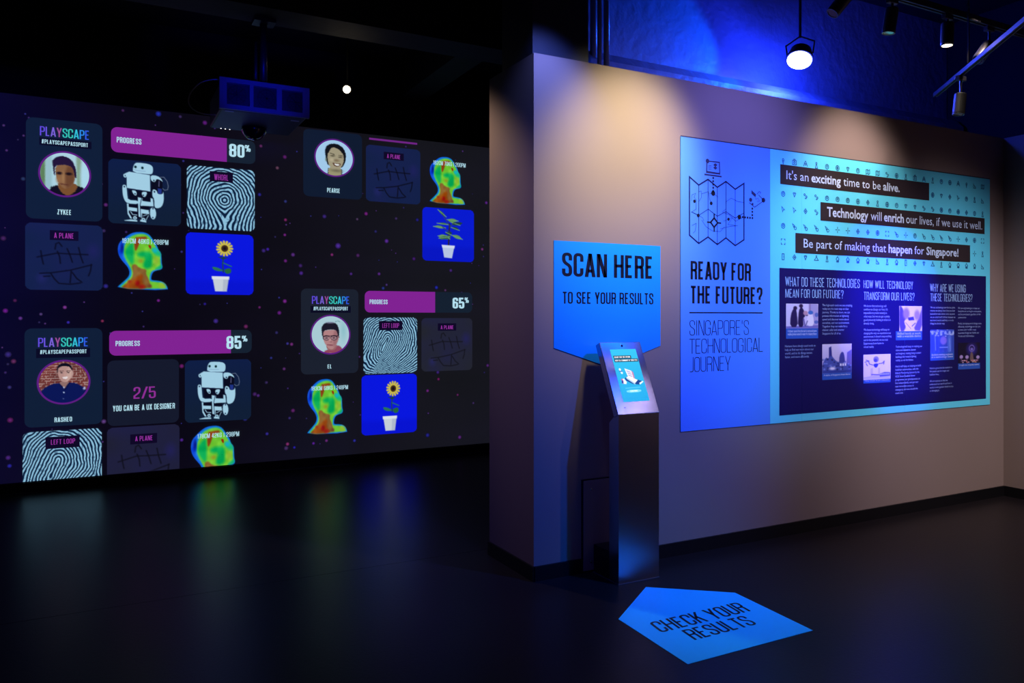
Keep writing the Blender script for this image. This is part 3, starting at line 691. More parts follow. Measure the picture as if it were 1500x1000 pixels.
def thermal_art():
    A = Art(110, 120, (6, 7, 16)); A.setbox(105, 35, 915, 960)
    sil = [(108,935),(200,850),(290,760),(315,690),(290,610),(250,560),(180,480),(140,390),(135,300),(160,220),(230,150),(300,90),(380,50),(500,38),(590,60),(640,110),(690,180),(735,250),(750,310),(795,360),(800,440),(805,530),(820,590),(800,625),(730,640),(680,660),(650,710),(640,780),(660,800),(740,805),(820,820),(880,870),(910,960)]
    k = A.poly(sil, (20, 90, 220), smooth=1)
    G = (112, 196, 50); GR = (10, 170, 84); OR = (150, 70, 10); RD = (150, 22, 16)
    inner = [(150,932),(250,840),(330,760),(350,690),(330,620),(300,560),(250,470),(225,380),(230,290),(270,190),(330,120),(420,80),(520,68),(600,95),(650,170),(700,240),(730,310),(780,370),(782,450),(790,560),(790,600),(720,625),(650,650),(620,720),(615,800),(640,820),(740,825),(810,840),(860,890),(885,932)]
    A.poly([(p[0]-14 if p[0] < 400 else p[0]+6, p[1]-8) for p in inner], (20, 170, 190), smooth=1, soft=.06)
    A.poly(inner, G, smooth=1, soft=.03)
    A.poly([(240,330),(300,250),(370,200),(380,400),(370,560),(300,520),(250,430)], GR, smooth=1, soft=.06)
    A.poly([(430,370),(520,345),(650,350),(660,480),(650,600),(560,620),(510,570),(560,440),(440,430)], GR, smooth=1, soft=.06)
    A.poly([(640,290),(720,290),(790,370),(775,420),(700,400)], (16,176,120), smooth=1, soft=.06); A.ell(700, 320, 36, 34, (16,168,190), soft=.05)
    A.poly([(700,620),(730,590),(800,545),(812,590),(770,625)], (16,170,110), smooth=1, soft=.04)
    A.ell(180, 330, 30, 90, (14, 60, 200), soft=.06); A.ell(200, 300, 18, 50, (6, 14, 120), soft=.05)
    A.poly([(385,130),(480,115),(570,110),(580,150),(480,160),(440,280),(410,340),(385,320)], (140,66,20), smooth=1, soft=.03); A.poly([(590,240),(640,240),(645,300),(620,300)], (146,50,12), smooth=1)
    A.poly([(340,570),(400,545),(460,610),(570,630),(560,700),(600,770),(620,850),(660,930),(180,935),(260,860),(350,770),(365,680)], (132,92,44), smooth=1, soft=.03)
    A.poly([(190,935),(280,850),(380,780),(480,700),(520,730),(500,820),(560,935)], OR, smooth=1, soft=.05)
    A.ell(430, 850, 34, 40, RD, soft=.05); A.ell(500, 905, 40, 30, RD, soft=.05); A.ell(310, 825, 22, 18, (150,34,16), soft=.04); A.ell(620, 890, 26, 24, (116,70,44), soft=.04)
    A.ell(480, 500, 30, 24, (150,150,40), soft=.05); A.ell(720, 490, 40, 60, (132,176,50), soft=.06); A.ell(810, 880, 50, 40, (140,180,44), soft=.06)
    q = (A.noise(14, 3)-.5)*26; A.c = A.c+(k[..., None]*q[..., None]*np.array([1, 1, .5]))
    return A, k > .02
ROB = robot_art(); FLW = flower_art(); PLT = plant_art(); THM, THK = thermal_art(); DRW = drawing_art(); DRW2 = drawing_art((30, 31, 52), (14, 14, 26)); DRW3 = drawing_art((34, 36, 46), (18, 18, 26))
def tile(name, art, x0, y0, x1, y1, r=.045, mask=None):
    a = D(x0, y0); b = D(x1, y1)
    z0 = b[1]
    return art_rect(name, art, a[0], a[1], b[0], z0, fr_disp, .008, SH, disp, r, zmin=ZD0+.002, mask=mask)
def chip(s, bx, tx, parent):
    a = D(bx[0], bx[1]); b = D(bx[2], bx[3])
    f = flat('caption_box', [(a[0], b[1]), (b[0], b[1]), (b[0], a[1]), (a[0], a[1])], (14, 8, 38), fr_disp, .0095, SH, parent)
    lettering(s, tx[0], tx[1], tx[2], tx[3], PK, parent, .11, .011)
def passport(cardbox, play, tag_, tbox, ringb, nm, nmb, kind, col=CARD):
    c, a, b = card('passport_card', *cardbox, col=col)
    if play: lettering('PLAYSCAPE', *play, RAIN, c, .10)
    if tag_:
        p = D(tbox[0], tbox[1]); q = D(tbox[2], tbox[3]); flat('caption_box', [(p[0], q[1]), (q[0], q[1]), (q[0], p[1]), (p[0], p[1])], (9, 10, 34), fr_disp, .0095, SH, c)
        lettering('#PLAYSCAPEPASSPORT', *tag_, WH, c, .12)
    x0, x1, yt, yb = ringb; cxp = (x0+x1)/2; l = D(x0, yt); r = D(x1, yt); t = D(cxp, yt); bb = D(cxp, yb)
    cx = (l[0]+r[0])/2; rx = (r[0]-l[0])/2; cz = (t[1]+bb[1])/2; rz = (t[1]-bb[1])/2
    art_disc('portrait_picture', portrait(kind), cx, cz, rx*.95, rz*.95, fr_disp, .010, SH, c)
    ring('portrait_ring', cx, cz, rx, rz, .075, (92, 28, 128), fr_disp, .0115, SH, c)
    lettering(nm, *nmb, WH, c, .13)
def progress(x0, yt, yb, xm, x1, txt, pct, pctb, sgn, y_end):
    a = D(x0, yt); b = D(x0, yb); mz = D(xm, yt)[0]; e = D(x1, yt)[0]; r = .05
    c = flat('progress_bar', rrect(a[0], b[1], e, a[1], r), (20, 32, 48), fr_disp, .007, SH, disp)
    pts = [p for p in rrect(a[0], b[1], mz, a[1], r) if p[0] < mz-r*1.01]; top = [p for p in pts if p[1] > (a[1]+b[1])/2]; bot = [p for p in pts if p[1] <= (a[1]+b[1])/2]
    flat('filled_length', [(mz, a[1])]+top+bot+[(mz, b[1])], MAG, fr_disp, .009, SH, c)
    lettering('PROGRESS', *txt, WH, c, .13); lettering(pct, *pctb, WH, c, .15); lettering('%', *sgn, WH, c, .12)

passport((38,171,150,325), (58.6,131,185,198.5), (61,129,204,210), (57.6,201,134,219), (56,133.5,221.8,289), 'ZYKEE', (84,104.5,306.6,314), 'brown_hair_man')
progress(162.6, 185.6, 222.4, 332, 373.8, (171,207,200.6,208.8), '80', (335.5,357.8,210.5,229.5), (358.4,366.7,212.5,222), 0)
tile('robot_tile', ROB, 158.7, 232, 265, 331.8)
t = tile('fingerprint_tile', finger_art('whorl', 3), 273.6, 241.6, 372.8, 339); chip('WHORL', (307,250.5,341,268), (313.6,334.4,255,263.5), t)
t = tile('drawing_tile', DRW, 37, 325.5, 150.4, 425.6); chip('A PLANE', (73,337,115,353), (79.4,108.2,340.8,348.5), t)
t = tile('thermal_portrait', THM, 169.6, 337.6, 247, 425.6, 0, THK); lettering('187CM 46KG | 288PM', 178.6, 246.4, 348.8, 356, WH, t, .10)
tile('sunflower_tile', FLW, 272, 340, 371, 432)

passport((36,481,150,620), (56,129.3,494.7,508), (58.7,127,512.5,518.3), (53,510.7,132,522.7), (53.9,132.5,526.7,592), 'RASHED', (80,105.6,611.2,618), 'smiling_man_brick')
progress(160, 484.5, 520.8, 338, 368.5, (169.3,204.8,499.2,506.8), '85', (331.5,353.3,492,511), (354,362,491.5,500), 0)
c, a, b = card('career_tile', 157.3, 528, 262, 618, col=(20, 25, 44)); lettering('2/5', 195.5, 228, 566.7, 583.8, (140, 46, 148), c, .105); lettering('YOU CAN BE A UX DESIGNER', 165.3, 256, 594, 602.3, WH, c, .125)
tile('robot_tile', ROB, 270.7, 528, 367.5, 613.5)
t = tile('fingerprint_tile', finger_art('loop', 5), 33.3, 633.3, 149, 738); chip('LEFT LOOP', (66.7,640,116.8,654), (74.7,110,643.7,650.9), t)
t = tile('drawing_tile', DRW2, 156.8, 626.7, 262.7, 716); chip('A PLANE', (190.7,636,230,648), (198,223.5,638.7,645.8), t)
t = tile('thermal_portrait', THM, 276.5, 624.8, 353, 712, 0, THK); lettering('178CM 42KG | 298PM', 288.8, 350, 635.4, 642.2, WH, t, .10)

passport((444,188,530,293), None, None, None, (459.8,518.3,203.7,259.3), 'PEARSE', (478.8,497.5,275.2,281.6), 'laughing_young_man', (14, 26, 48))
a = D(540.4, 201.8); b = D(610.6, 212.6); zz = a[1]-.018
flat('progress_bar', [(a[0], zz), (b[0], zz), (b[0], a[1]), (a[0], a[1])], (110, 36, 132), fr_disp, .009, SH, disp)
t = tile('drawing_tile', DRW, 535.7, 211.5, 615.2, 299.9); chip('A PLANE', (561.7,222.4,591,236), (566.4,586,225.5,231.7), t)
t = tile('thermal_portrait', THM, 627, 227, 681.5, 301.7, 0, THK); lettering('182CM 70KG | 200PM', 634, 681.3, 235.0, 241, WH, t, .10)
tile('leafy_plant_tile', PLT, 618.4, 303, 693.7, 384)

passport((440.6,422.4,524.6,545.6), (456.6,511.5,433.6,444.8), (458.8,509.2,449,454.3), (454.6,448,513.4,458), (454,512.9,460.8,519), 'EL', (479.5,485.5,533.6,539.4), 'man_with_glasses', (26, 32, 46))
progress(533.9, 425.8, 457.4, 636.9, 691.2, (540.9,567.2,438.6,445.2), '65', (662.4,679.5,435.8,451.6), (680,686,435.6,443.4), 0)
t = tile('fingerprint_tile', finger_art('loop_fine', 9), 532.2, 465, 610.6, 545); chip('LEFT LOOP', (554.6,470,589,483.2), (559.6,584,473.4,480), t)
t = tile('drawing_tile', DRW3, 617, 465.8, 691.3, 541.4); chip('A PLANE', (640.8,473.4,667.7,484), (645,663.8,476.5,482), t)
t = tile('thermal_portrait', THM, 447.6, 555.4, 509.2, 633.8, 0, THK); lettering('183CM 68KG | 248PM', 455.4, 509.2, 565.8, 571.9, WH, t, .10)
tile('sunflower_tile', FLW, 529.4, 549.8, 610, 631.9)

# ================================================================== SCAN HERE SIGN
PRN = M['print']; NAVY = (6, 10, 24)
a = P(811, 352); b = P(967, 361); bl = P(811, 509.5); tip = P(896, 537.5)
sg = thing('scan_sign', 'blue pointed wall sign reading scan here above the kiosk', 'sign', (a[0], YP, bl[1]))
flat('sign_face', [(a[0], bl[1]), ((a[0]+b[0])/2, tip[1]), (b[0], bl[1]), (b[0], a[1]), (a[0], a[1])], (14, 146, 240), fr_part, .003, PRN, sg, thick=.0025)
ctext('lettering', 'SCAN HERE', 822.8, 956.5, 369.5, 404.5, NAVY, PART, .0035, PRN, sg, .13, .055)
ctext('lettering', 'TO SEE YOUR RESULTS', 823.5, 956.5, 427, 444.5, NAVY, PART, .0035, PRN, sg, .12, .07)

# ================================================================== MURAL
mu = thing('information_mural', 'wide blue printed mural about technology on the partition wall', 'mural', (P(996, 400)[0], YP, P(996, 632)[1]))
xs = [P(p, 400)[0] for p in (996, 1127, 1173.6, 1324, 1449)]
zt, zb = P(996, 200)[1], P(996, 632)[1]
for i in range(4):
    flat('vinyl_panel', [(xs[i]+.0006, zb), (xs[i+1]-.0006, zb), (xs[i+1]-.0006, zt), (xs[i]+.0006, zt)], (84, 150, 244) if i == 0 else (98, 226, 250), fr_part, .006, PRN, mu, thick=.0055)
flat('edge_line', [(xs[0], zt), (xs[4], zt), (xs[4], zt+.006), (xs[0], zt+.006)], (14, 18, 40), fr_part, .0062, PRN, mu)
dk = [P(1140.4, 400)[0], xs[2], xs[3], P(1443, 400)[0]]; dt, db = P(1140.4, 392.2)[1], P(1140.4, 608.3)[1]
for i in range(3):
    flat('text_panel', [(dk[i]+.0005, db), (dk[i+1]-.0005, db), (dk[i+1]-.0005, dt), (dk[i]+.0005, dt)], (9, 6, 84), fr_part, .0072, PRN, mu)
ctext('lettering', 'READY FOR', 1010.5, 1099, 382, 409, NAVY, PART, .0068, PRN, mu, .135)
ctext('lettering', 'THE FUTURE?', 1010, 1115.7, 418.2, 444.3, NAVY, PART, .0068, PRN, mu, .135)
ctext('lettering', "SINGAPORE'S", 1009, 1095.7, 469, 491.3, NAVY, PART, .0068, PRN, mu, .045, .06)
ctext('lettering', 'TECHNOLOGICAL', 1009, 1116.5, 496.2, 517.9, NAVY, PART, .0068, PRN, mu, .045, .06)
ctext('lettering', 'JOURNEY', 1009, 1069, 523, 544.9, NAVY, PART, .0068, PRN, mu, .045, .06)
a = P(1008.6, 457.6); b = P(1116, 458)
flat('rule_line', [(a[0], a[1]-.004), (b[0], a[1]-.004), (b[0], a[1]+.003), (a[0], a[1]+.003)], NAVY, fr_part, .0068, PRN, mu)
# folded map drawing
C7 = lambda x, y: P(990+x/6.253, 220+y/6.25)
mb = MB(); f_ = .0068; LN = (10, 20, 70)
top = [(118,245),(203,320),(288,268),(373,340),(452,288),(537,358),(617,305)]; bot = [(118,778),(203,853),(288,795),(373,863),(452,803),(537,873),(617,820)]
stroke_mesh(mb, [C7(*p) for p in top+bot[::-1]], .009, fr_part, f_, LN, True)
for i in range(1, 6): stroke_mesh(mb, [C7(*top[i]), C7(*bot[i])], .004, fr_part, f_, LN)
stroke_mesh(mb, [C7(*p) for p in [(135,565),(203,597),(290,540),(373,605),(452,562),(537,622),(617,575)]], .004, fr_part, f_, LN)
for pth in ([(135,465),(140,410),(175,395),(160,430),(180,460),(178,540),(140,565)],[(205,380),(225,375),(228,430),(205,470)],[(230,400),(290,380),(300,440),(320,487)],[(420,565),(450,540),(455,470),(500,440),(560,470),(615,480)],
            [(420,570),(480,590),(540,650),(600,620)],[(430,650),(475,632),(510,620),(470,680),(540,690)],[(140,690),(180,670),(170,740),(150,760)],[(230,640),(270,700),(330,740),(400,745),(440,700)],[(400,720),(480,700),(560,690)],[(300,400),(335,395),(380,430)],[(200,597),(240,620),(250,650)]):
    stroke_mesh(mb, [C7(*p) for p in pth], .0025, fr_part, f_, LN)
for p, r in (((164,468),.017),((335,395),.026),((317,487),.018),((198,598),.018),((475,632),.016),((574,612),.024)): c_ = C7(*p); dot(mb, c_[0], c_[1], r*.62, fr_part, f_+.0002, NAVY)
cc = C7(344, 663); s_ = .028
stroke_mesh(mb, [(cc[0]-s_, cc[1]), (cc[0], cc[1]+s_), (cc[0]+s_, cc[1]), (cc[0], cc[1]-s_)], .011, fr_part, f_+.0002, NAVY, True)
for dx, dz in ((1,0),(-1,0),(0,1),(0,-1)): stroke_mesh(mb, [(cc[0]+dx*s_, cc[1]+dz*s_), (cc[0]+dx*s_*2, cc[1]+dz*s_*2)], .009, fr_part, f_+.0002, NAVY)
for yy in range(255, 385, 30): c_ = C7(335, yy); dot(mb, c_[0], c_[1], .007, fr_part, f_+.0002, NAVY)
for xx in (605, 628, 650, 672, 694): c_ = C7(xx, 613+(xx-605)*.1); dot(mb, c_[0], c_[1], .007, fr_part, f_+.0002, NAVY)
for yy in (535, 565, 595): c_ = C7(693, yy); dot(mb, c_[0], c_[1], .007, fr_part, f_+.0002, NAVY)
mb.build('map_drawing', PRN, mu)
mb = MB(); BR = (40, 40, 78)
stroke_mesh(mb, [C7(*p) for p in [(278,100),(392,112),(395,215),(275,195)]], .007, fr_part, f_, BR, True)
fill(mb, [C7(*p) for p in [(275,195),(392,208),(400,225),(268,208)]], fr_part, f_+.0001, BR); stroke_mesh(mb, [C7(*p) for p in [(255,222),(412,243)]], .009, fr_part, f_, BR)
c_ = C7(283, 100); dot(mb, c_[0], c_[1], .014, fr_part, f_+.0002, BR)
fill(mb, [C7(*p) for p in [(335,135),(355,120),(374,138),(355,154)]], fr_part, f_+.0001, BR); fill(mb, [C7(*p) for p in [(335,160),(355,148),(374,164),(355,180)]], fr_part, f_+.0001, BR)
for yy in (140, 155, 172): stroke_mesh(mb, [C7(290, yy), C7(320, yy+4)], .003, fr_part, f_, BR)
mb.build('laptop_drawing', PRN, mu)
mb = MB()
stroke_mesh(mb, [C7(*p) for p in [(665,480),(715,522),(800,462),(750,410)]], .005, fr_part, f_, BR); fill(mb, [C7(*p) for p in [(685,365),(728,405),(722,432),(685,398)]], fr_part, f_, BR)
for p, r in (((678,455),.013),((795,458),.016),((696,494),.008)): c_ = C7(*p); dot(mb, c_[0], c_[1], r, fr_part, f_, BR)
stroke_mesh(mb, [C7(*p) for p in [(722,432),(725,450),(745,440),(760,465),(735,470)]], .004, fr_part, f_, (70,90,150)); stroke_mesh(mb, [C7(*p) for p in [(735,405),(755,380),(770,385),(765,400)]], .004, fr_part, f_, BR)
mb.build('island_drawing', PRN, mu)
# banners
for (x0, x1, y0, y1, tx, segs) in ((1141.7,1359.6,240.6,269.6,(1150.5,1316.4,249,262.4),[("It's an ",0),("exciting",.022),(" time to be ",0),("alive.",.022)]),
     (1200.6,1440.8,296,323,(1209.9,1437,302.6,316.7),[("Technology",.022),(" will ",0),("enrich",.022),(" our lives, if we use it well.",0)]),
     (1163.9,1419.6,341.1,370.4,(1175.8,1402.4,349,362.4),[("Be part of making that ",0),("happen",.022),(" for ",0),("Singapore!",.022)])):
    a = P(x0, y0); b = P(x0, y1); c_ = P(x1, y0)
    bn = flat('banner_strip', [(a[0], b[1]), (c_[0], b[1]), (c_[0], a[1]), (a[0], a[1])], (44, 36, 38), fr_part, .0078, PRN, mu)
    font_text('lettering', segs, *tx, (190, 215, 240), PART, .0084, PRN, bn)
# icon pattern
mb = MB(); cols_ = [P(1146+i*0, 400)[0] for i in (0,)]
xa = P(1146, 284)[0]; xb = P(1438, 319)[0]; ncol = 22; stepx = (xb-xa)/(ncol-1)
rows = [P(1146, y)[1] for y in (236, 260.3, 284, 306.6, 330.8, 354, 376)]
IC = (18, 78, 130)
def icon(k, cx, cz, s):
    S = lambda pts, cl=False, wd=.0052: stroke_mesh(mb, [(cx+p[0]*s, cz+p[1]*s) for p in pts], wd, fr_part, .0068, IC, cl)
    circ = lambda r, ox=0, oy=0, n=12: S([(ox+r*math.cos(2*math.pi*i/n), oy+r*math.sin(2*math.pi*i/n)) for i in range(n)], True)
    if k == 0: circ(.35, 0, .35); S([(-.35,.2),(0,-1),(.35,.2)])
    elif k == 1: S([(-.8,.6),(.8,.6),(.8,-.7),(-.8,-.7)], True); S([(-.3,.6),(-.3,1),(.3,1),(.3,.6)]); circ(.3)
    elif k == 2: S([(-.8,-.8),(-.5,.2),(0,.9),(.5,.2),(.8,-.8)]); circ(.28, 0, -.1)
    elif k == 3: circ(.3, 0, .6); S([(-.1,.3),(-.5,-.9),(.5,-.9),(.1,.3)], True)
    elif k == 4: circ(.75); circ(.3, 0, .1)
    elif k == 5: circ(.8); S([(-.4,0),(0,.5),(.4,0),(0,-.5)], True); dot(mb, cx, cz, .2*s, fr_part, .0069, IC, 8)
    elif k == 6: S([(-.6,.8),(.6,-.1),(.05,-.15),(-.25,-.8)], True)
    elif k == 7: S([(-.9,.9),(-.3,-.2),(.1,.3)], True); circ(.45, .4, -.45)
    elif k == 8: S([(-1,0),(-.2,0)]); S([(.2,0),(1,0)]); S([(0,-1),(0,-.2)]); S([(0,.2),(0,1)])
    elif k == 9: S([(-.7,0),(0,.8),(.7,0),(0,-.8)], True); circ(.2)
    elif k == 10: [S([(sx*.8,sz*.3),(sx*.8,sz*.8),(sx*.3,sz*.8)]) for sx in (-1,1) for sz in (-1,1)]
    elif k == 11: S([(-.8,0),(0,.9),(.8,0)]); S([(-.5,.1),(-.5,-.8),(.5,-.8),(.5,.1)]); S([(-.1,-.8),(-.1,-.3),(.2,-.3),(.2,-.8)])
    elif k == 12: S([(-.4,-.9),(-.4,.9),(.4,.9),(.4,-.9)], True); S([(.1,0),(.25,0)])
    elif k == 13: S([(-.7,.8),(-.7,-.8),(.7,-.8),(.5,-.3),(0,-.3),(0,.1),(-.4,.1)], True)
    elif k == 14: S([(-.9,.6),(-.9,-.8),(-.3,-.5),(.3,-.8),(.9,-.5),(.9,.8),(.3,.5),(-.3,.8)], True); S([(-.3,.8),(-.3,-.5)]); S([(.3,.5),(.3,-.8)])
    elif k == 15: S([(-.6,.5),(0,-.6),(.6,.5),(.2,.7),(0,.3),(-.2,.7)], True)
    elif k == 16: S([(-.9,-.6),(0,.5),(.9,-.6)], True); S([(-.3,.9),(0,.5),(.2,.9)])
    elif k == 17: circ(.3, -.4, .4); circ(.3, .4, -.2); S([(-.3,-.7),(.2,-.8),(.4,-.5)])
ROWK = [[0,1,2,3,4,5,15,4,14,14,17,5,3,1,2,3,4,5,2,0,13,14],[0,4,14,5,3,1,2,17,5,4,0,13,14,5,3,5,15,9,6,4,3,13],[4,15,17,17,4,4,4,5,9,3,5,4,15,15,17,17,5,4,5,9,4,3],[6,6,9,17,7,8,9,5,4,10,7,8,9,5,4,10,6,7,8,9,4,10],
        [4,7,7,7,7,8,8,9,9,5,10,7,8,4,7,7,7,7,8,9,5,10],[10,10,11,9,12,13,2,4,9,11,8,3,9,11,12,13,8,9,3,10,8,3],[12,9,15,16,3,11,11,11,11,13,3,11,12,9,15,16,3,11,11,11,11,13]]
covers = [(P(1141.7, 240.6)[0], P(1359.6, 240.6)[0], P(1141.7, 269.6)[1], P(1141.7, 240.6)[1]), (P(1200.6, 296)[0], P(1440.8, 296)[0], P(1200.6, 323)[1], P(1200.6, 296)[1]), (P(1163.9, 341.1)[0], P(1419.6, 341.1)[0], P(1163.9, 370.4)[1], P(1163.9, 341.1)[1])]
for r_, z in enumerate(rows):
    for k in range(ncol):
        cx = xa+k*stepx
        if any(a-.01 < cx < b+.01 and c+.012 < z < d-.012 for a, b, c, d in covers): continue
        mb = MB(); icon(ROWK[r_][k % 22], cx, z, .021); mb.build('icon', PRN, mu)
# headings and copy
HD = (150, 190, 240); TX = (150, 170, 225); f2 = .0078
for s, x0, x1, y0, y1 in (('WHAT DO THESE TECHNOLOGIES',1149,1258,405.2,419),('MEAN FOR OUR FUTURE?',1149,1234,423,435.6),('HOW WILL TECHNOLOGY',1263.7,1336,410.2,421.8),('TRANSFORM OUR LIVES?',1264,1338,427.3,439),
                          ('WHY ARE WE USING',1361,1413,415.3,427),('THESE TECHNOLOGIES?',1361.4,1422.9,429.6,441)):
    ctext('lettering', s, x0, x1, y0, y1, HD, PART, f2, PRN, mu, .078, .085)
for lines, x0, x1, y0, y1 in (
  (["Humans have always used tools to","help us find out more about our","world, and to do things better,","faster, and more efficiently."],1148.5,1194.4,505,525),
  (["The high-tech tools we are creating","today are the next step on that","journey. Thanks to them, we can","process information at lightning","speed and discover more about","ourselves, and our environment.","Together they can make for a","cleaner, safer and smarter","Singapore for all of us."],1203.2,1246.8,445,490.4),
  (["We know that technology will","continue to change our lives. It's","impossible to predict exactly in","what ways, but we can get a pretty","good picture by looking at what it is","already doing."],1263.8,1303,446,475.6),
  (["We know technology will keep on","changing the way we experience our","environment. It doesn't stop evolving","and in the potential, we can visit","Experiences from home to","virtual reality."],1263.8,1304.3,481.2,510),
  (["Technology will keep on making our","cities and industries cleaner","and brighter, making living in smart","buildings like today's lighting","reality, as we live better."],1310.7,1349.4,506,529.5),
  (["And it will keep on helping us build","healthier communities, with the","Elderly Monitoring System by the","HDB Smart Enabled Home","programme, our grandparents can","live independently, and get near","near immediate access to","emergency services should the","need arise."],1310.2,1347.5,534.8,577.5),
  (["We use technology now for the same","reasons we always have since we first","learned to make stone tools: because","we are smart and curious; because we","see how it works and help us to do","things in a better way."],1361.2,1398,448.4,475.6),
  (["We are engineering to reduce our","footprint on our fragile environment,","and become better guardians of the","environment."],1402,1436,449.5,466.5),
  (["Finally, by helping us do things more","efficiently, technology can also give","us more time for life's most","important things: our family, our","friends and relationships."],1402,1436,472,494),
  (["Here is a great time for medicine to","find people can live longer and","healthier lives..."],1360.4,1393.5,537.5,550.3),
  (["We are curious so that we","understand our world and how it","works in ever greater detail to stop","us damaging it."],1360.4,1395,556.4,574)):
    para('paragraph', lines, x0, x1, y0, y1, TX, PART, f2, PRN, mu, 0.0)
def ph_art(k):
    A = Art(64, 56, (214, 206, 236)); A.setbox(0, 0, 100, 100)
    if k == 0:   # people in a corridor with a machine
        A.poly([(70,0),(100,0),(100,90),(70,100)], (170,160,210), soft=.05); A.poly([(0,92),(100,88),(100,100),(0,100)], (120,110,190)); A.poly([(72,0),(76,0),(76,90),(72,90)], (140,120,170))
        A.poly([(12,95),(14,45),(22,20),(30,18),(34,45),(36,95)], (36,24,80), smooth=1); A.ell(28,18,6,8,(40,26,70)); A.poly([(36,95),(38,40),(42,16),(52,16),(60,50),(52,60),(54,95)], (30,20,76), smooth=1); A.ell(46,9,6,8,(44,28,70))
        A.line([(50,42),(64,48),(74,44)], 4, (40,24,80)); A.ell(60,38,7,9,(190,150,170)); A.poly([(66,45),(76,36),(84,45),(88,90),(64,92)], (232,226,245), smooth=1); A.ell(76,36,8,8,(60,110,190)); A.line([(66,70),(60,92)], 3, (90,90,150))
        A.line([(54,62),(58,90)], 4, (100,90,160)); A.ell(95,45,6,9,(90,110,190)); A.ell(94,75,7,7,(90,110,190))
    elif k == 1: # city skyline
        A.put(np.clip(A.V, 0, 1), (180,170,225)); A.poly([(22,60),(22,12),(30,8),(34,60)], (40,46,130)); A.poly([(56,70),(58,40),(66,26),(74,32),(78,70)], (60,66,150), smooth=1); A.poly([(82,80),(84,30),(100,20),(100,80)], (110,104,180))
        A.poly([(0,70),(12,44),(20,50),(30,38),(44,56),(52,62),(100,72),(100,100),(0,100)], (70,86,170), smooth=1)
        for i in range(40): A.ell(random.uniform(2,98), random.uniform(52,92), 3, 2.4, random.choice([(30,34,100),(120,140,220),(90,100,190)]))
        for x in (60,68,76): A.poly([(x,68),(x+5,68),(x+5,76),(x,76)], (240,240,255))
        A.ell(34,84,10,5,(230,225,255), soft=.05); A.poly([(0,92),(100,92),(100,100),(0,100)], (40,60,150), soft=.05)
    elif k == 2: # hands holding a device
        A.c[:] = (226,214,250); A.poly([(0,0),(10,0),(30,45),(26,100),(0,100)], (80,70,200), smooth=1, soft=.05); A.poly([(100,0),(96,20),(80,60),(60,96),(100,100)], (100,90,220), smooth=1, soft=.05)
        A.ell(30,30,14,22,(150,130,210), soft=.08); A.ell(78,36,12,20,(160,140,215), soft=.08); A.poly([(38,46),(62,42),(66,56),(40,58)], (60,56,130)); A.poly([(20,56),(40,52),(58,80),(48,96),(26,80)], (235,215,240), smooth=1); A.line([(56,80),(70,68)], 3, (50,40,110)); A.line([(28,66),(50,90)], 2, (130,110,190))
    elif k == 3: # laboratory arms
        A.c[:] = (224,218,242); A.ell(46,20,10,12,(130,130,200)); A.ell(44,24,6,7,(70,76,160)); A.poly([(34,38),(56,36),(50,52),(42,54)], (46,60,150), smooth=1)
        for p in ([(6,30),(18,26),(22,38),(34,42)],[(56,38),(70,36),(76,28),(74,40)],[(20,26),(10,22)],[(10,36),(14,44)]): A.line(p, 3, (80,80,150))
        A.poly([(0,96),(0,90),(40,84),(100,80),(100,100)], (190,190,232)); A.poly([(58,78),(78,72),(98,74),(98,88),(60,90)], (60,70,150)); A.poly([(26,56),(34,54),(34,90),(26,92)], (196,190,228)); A.poly([(54,54),(60,54),(60,80),(54,80)], (196,190,228)); A.line([(30,80),(56,82)], 4, (90,90,160))
        for i in range(8): A.ell(62+i*4.5, 80, 1.6, 4, (200,210,250))
    elif k == 4: # visitors around a display
        A.c[:] = (60,90,200)
        for x in (8,26,44,62,80,96): A.poly([(x-8,100),(x-7,40),(x-2,22),(x+4,22),(x+8,42),(x+8,100)], random.choice([(40,70,180),(80,120,220),(50,80,190)]), smooth=1); A.ell(x+1,14,5,8,(150,180,250))
        A.ell(55,48,14,18,(130,120,220), soft=.06); A.line([(40,78),(72,78)], 4, (140,170,250)); A.line([(20,30),(22,90)], 2, (150,180,250)); A.line([(80,40),(84,95)], 2, (140,170,250))
        for i in range(24): A.ell(random.uniform(0,100), random.uniform(0,30), 3, 2, (190,210,255), soft=.03)
    else:        # night garden tower
        A.c[:] = (16,12,44); A.ell(62,32,22,28,(50,40,140), soft=.2); A.ell(62,28,13,17,(120,110,200)); A.ell(62,28,10,13,(40,30,100)); A.ell(62,32,6,7,(120,110,200)); A.poly([(56,46),(66,46),(72,92),(52,92)], (110,90,90), smooth=1)
        for x, y in ((14,68),(40,70),(90,72)): A.ell(x,y,8,9,(170,150,210), soft=.04); A.line([(x,y+8),(x,92)], 3, (120,90,130))
        for i in range(22): A.ell(random.uniform(15,90), random.uniform(86,98), 3, 3, random.choice([(190,120,130),(170,130,90),(210,180,210)]))
    return A
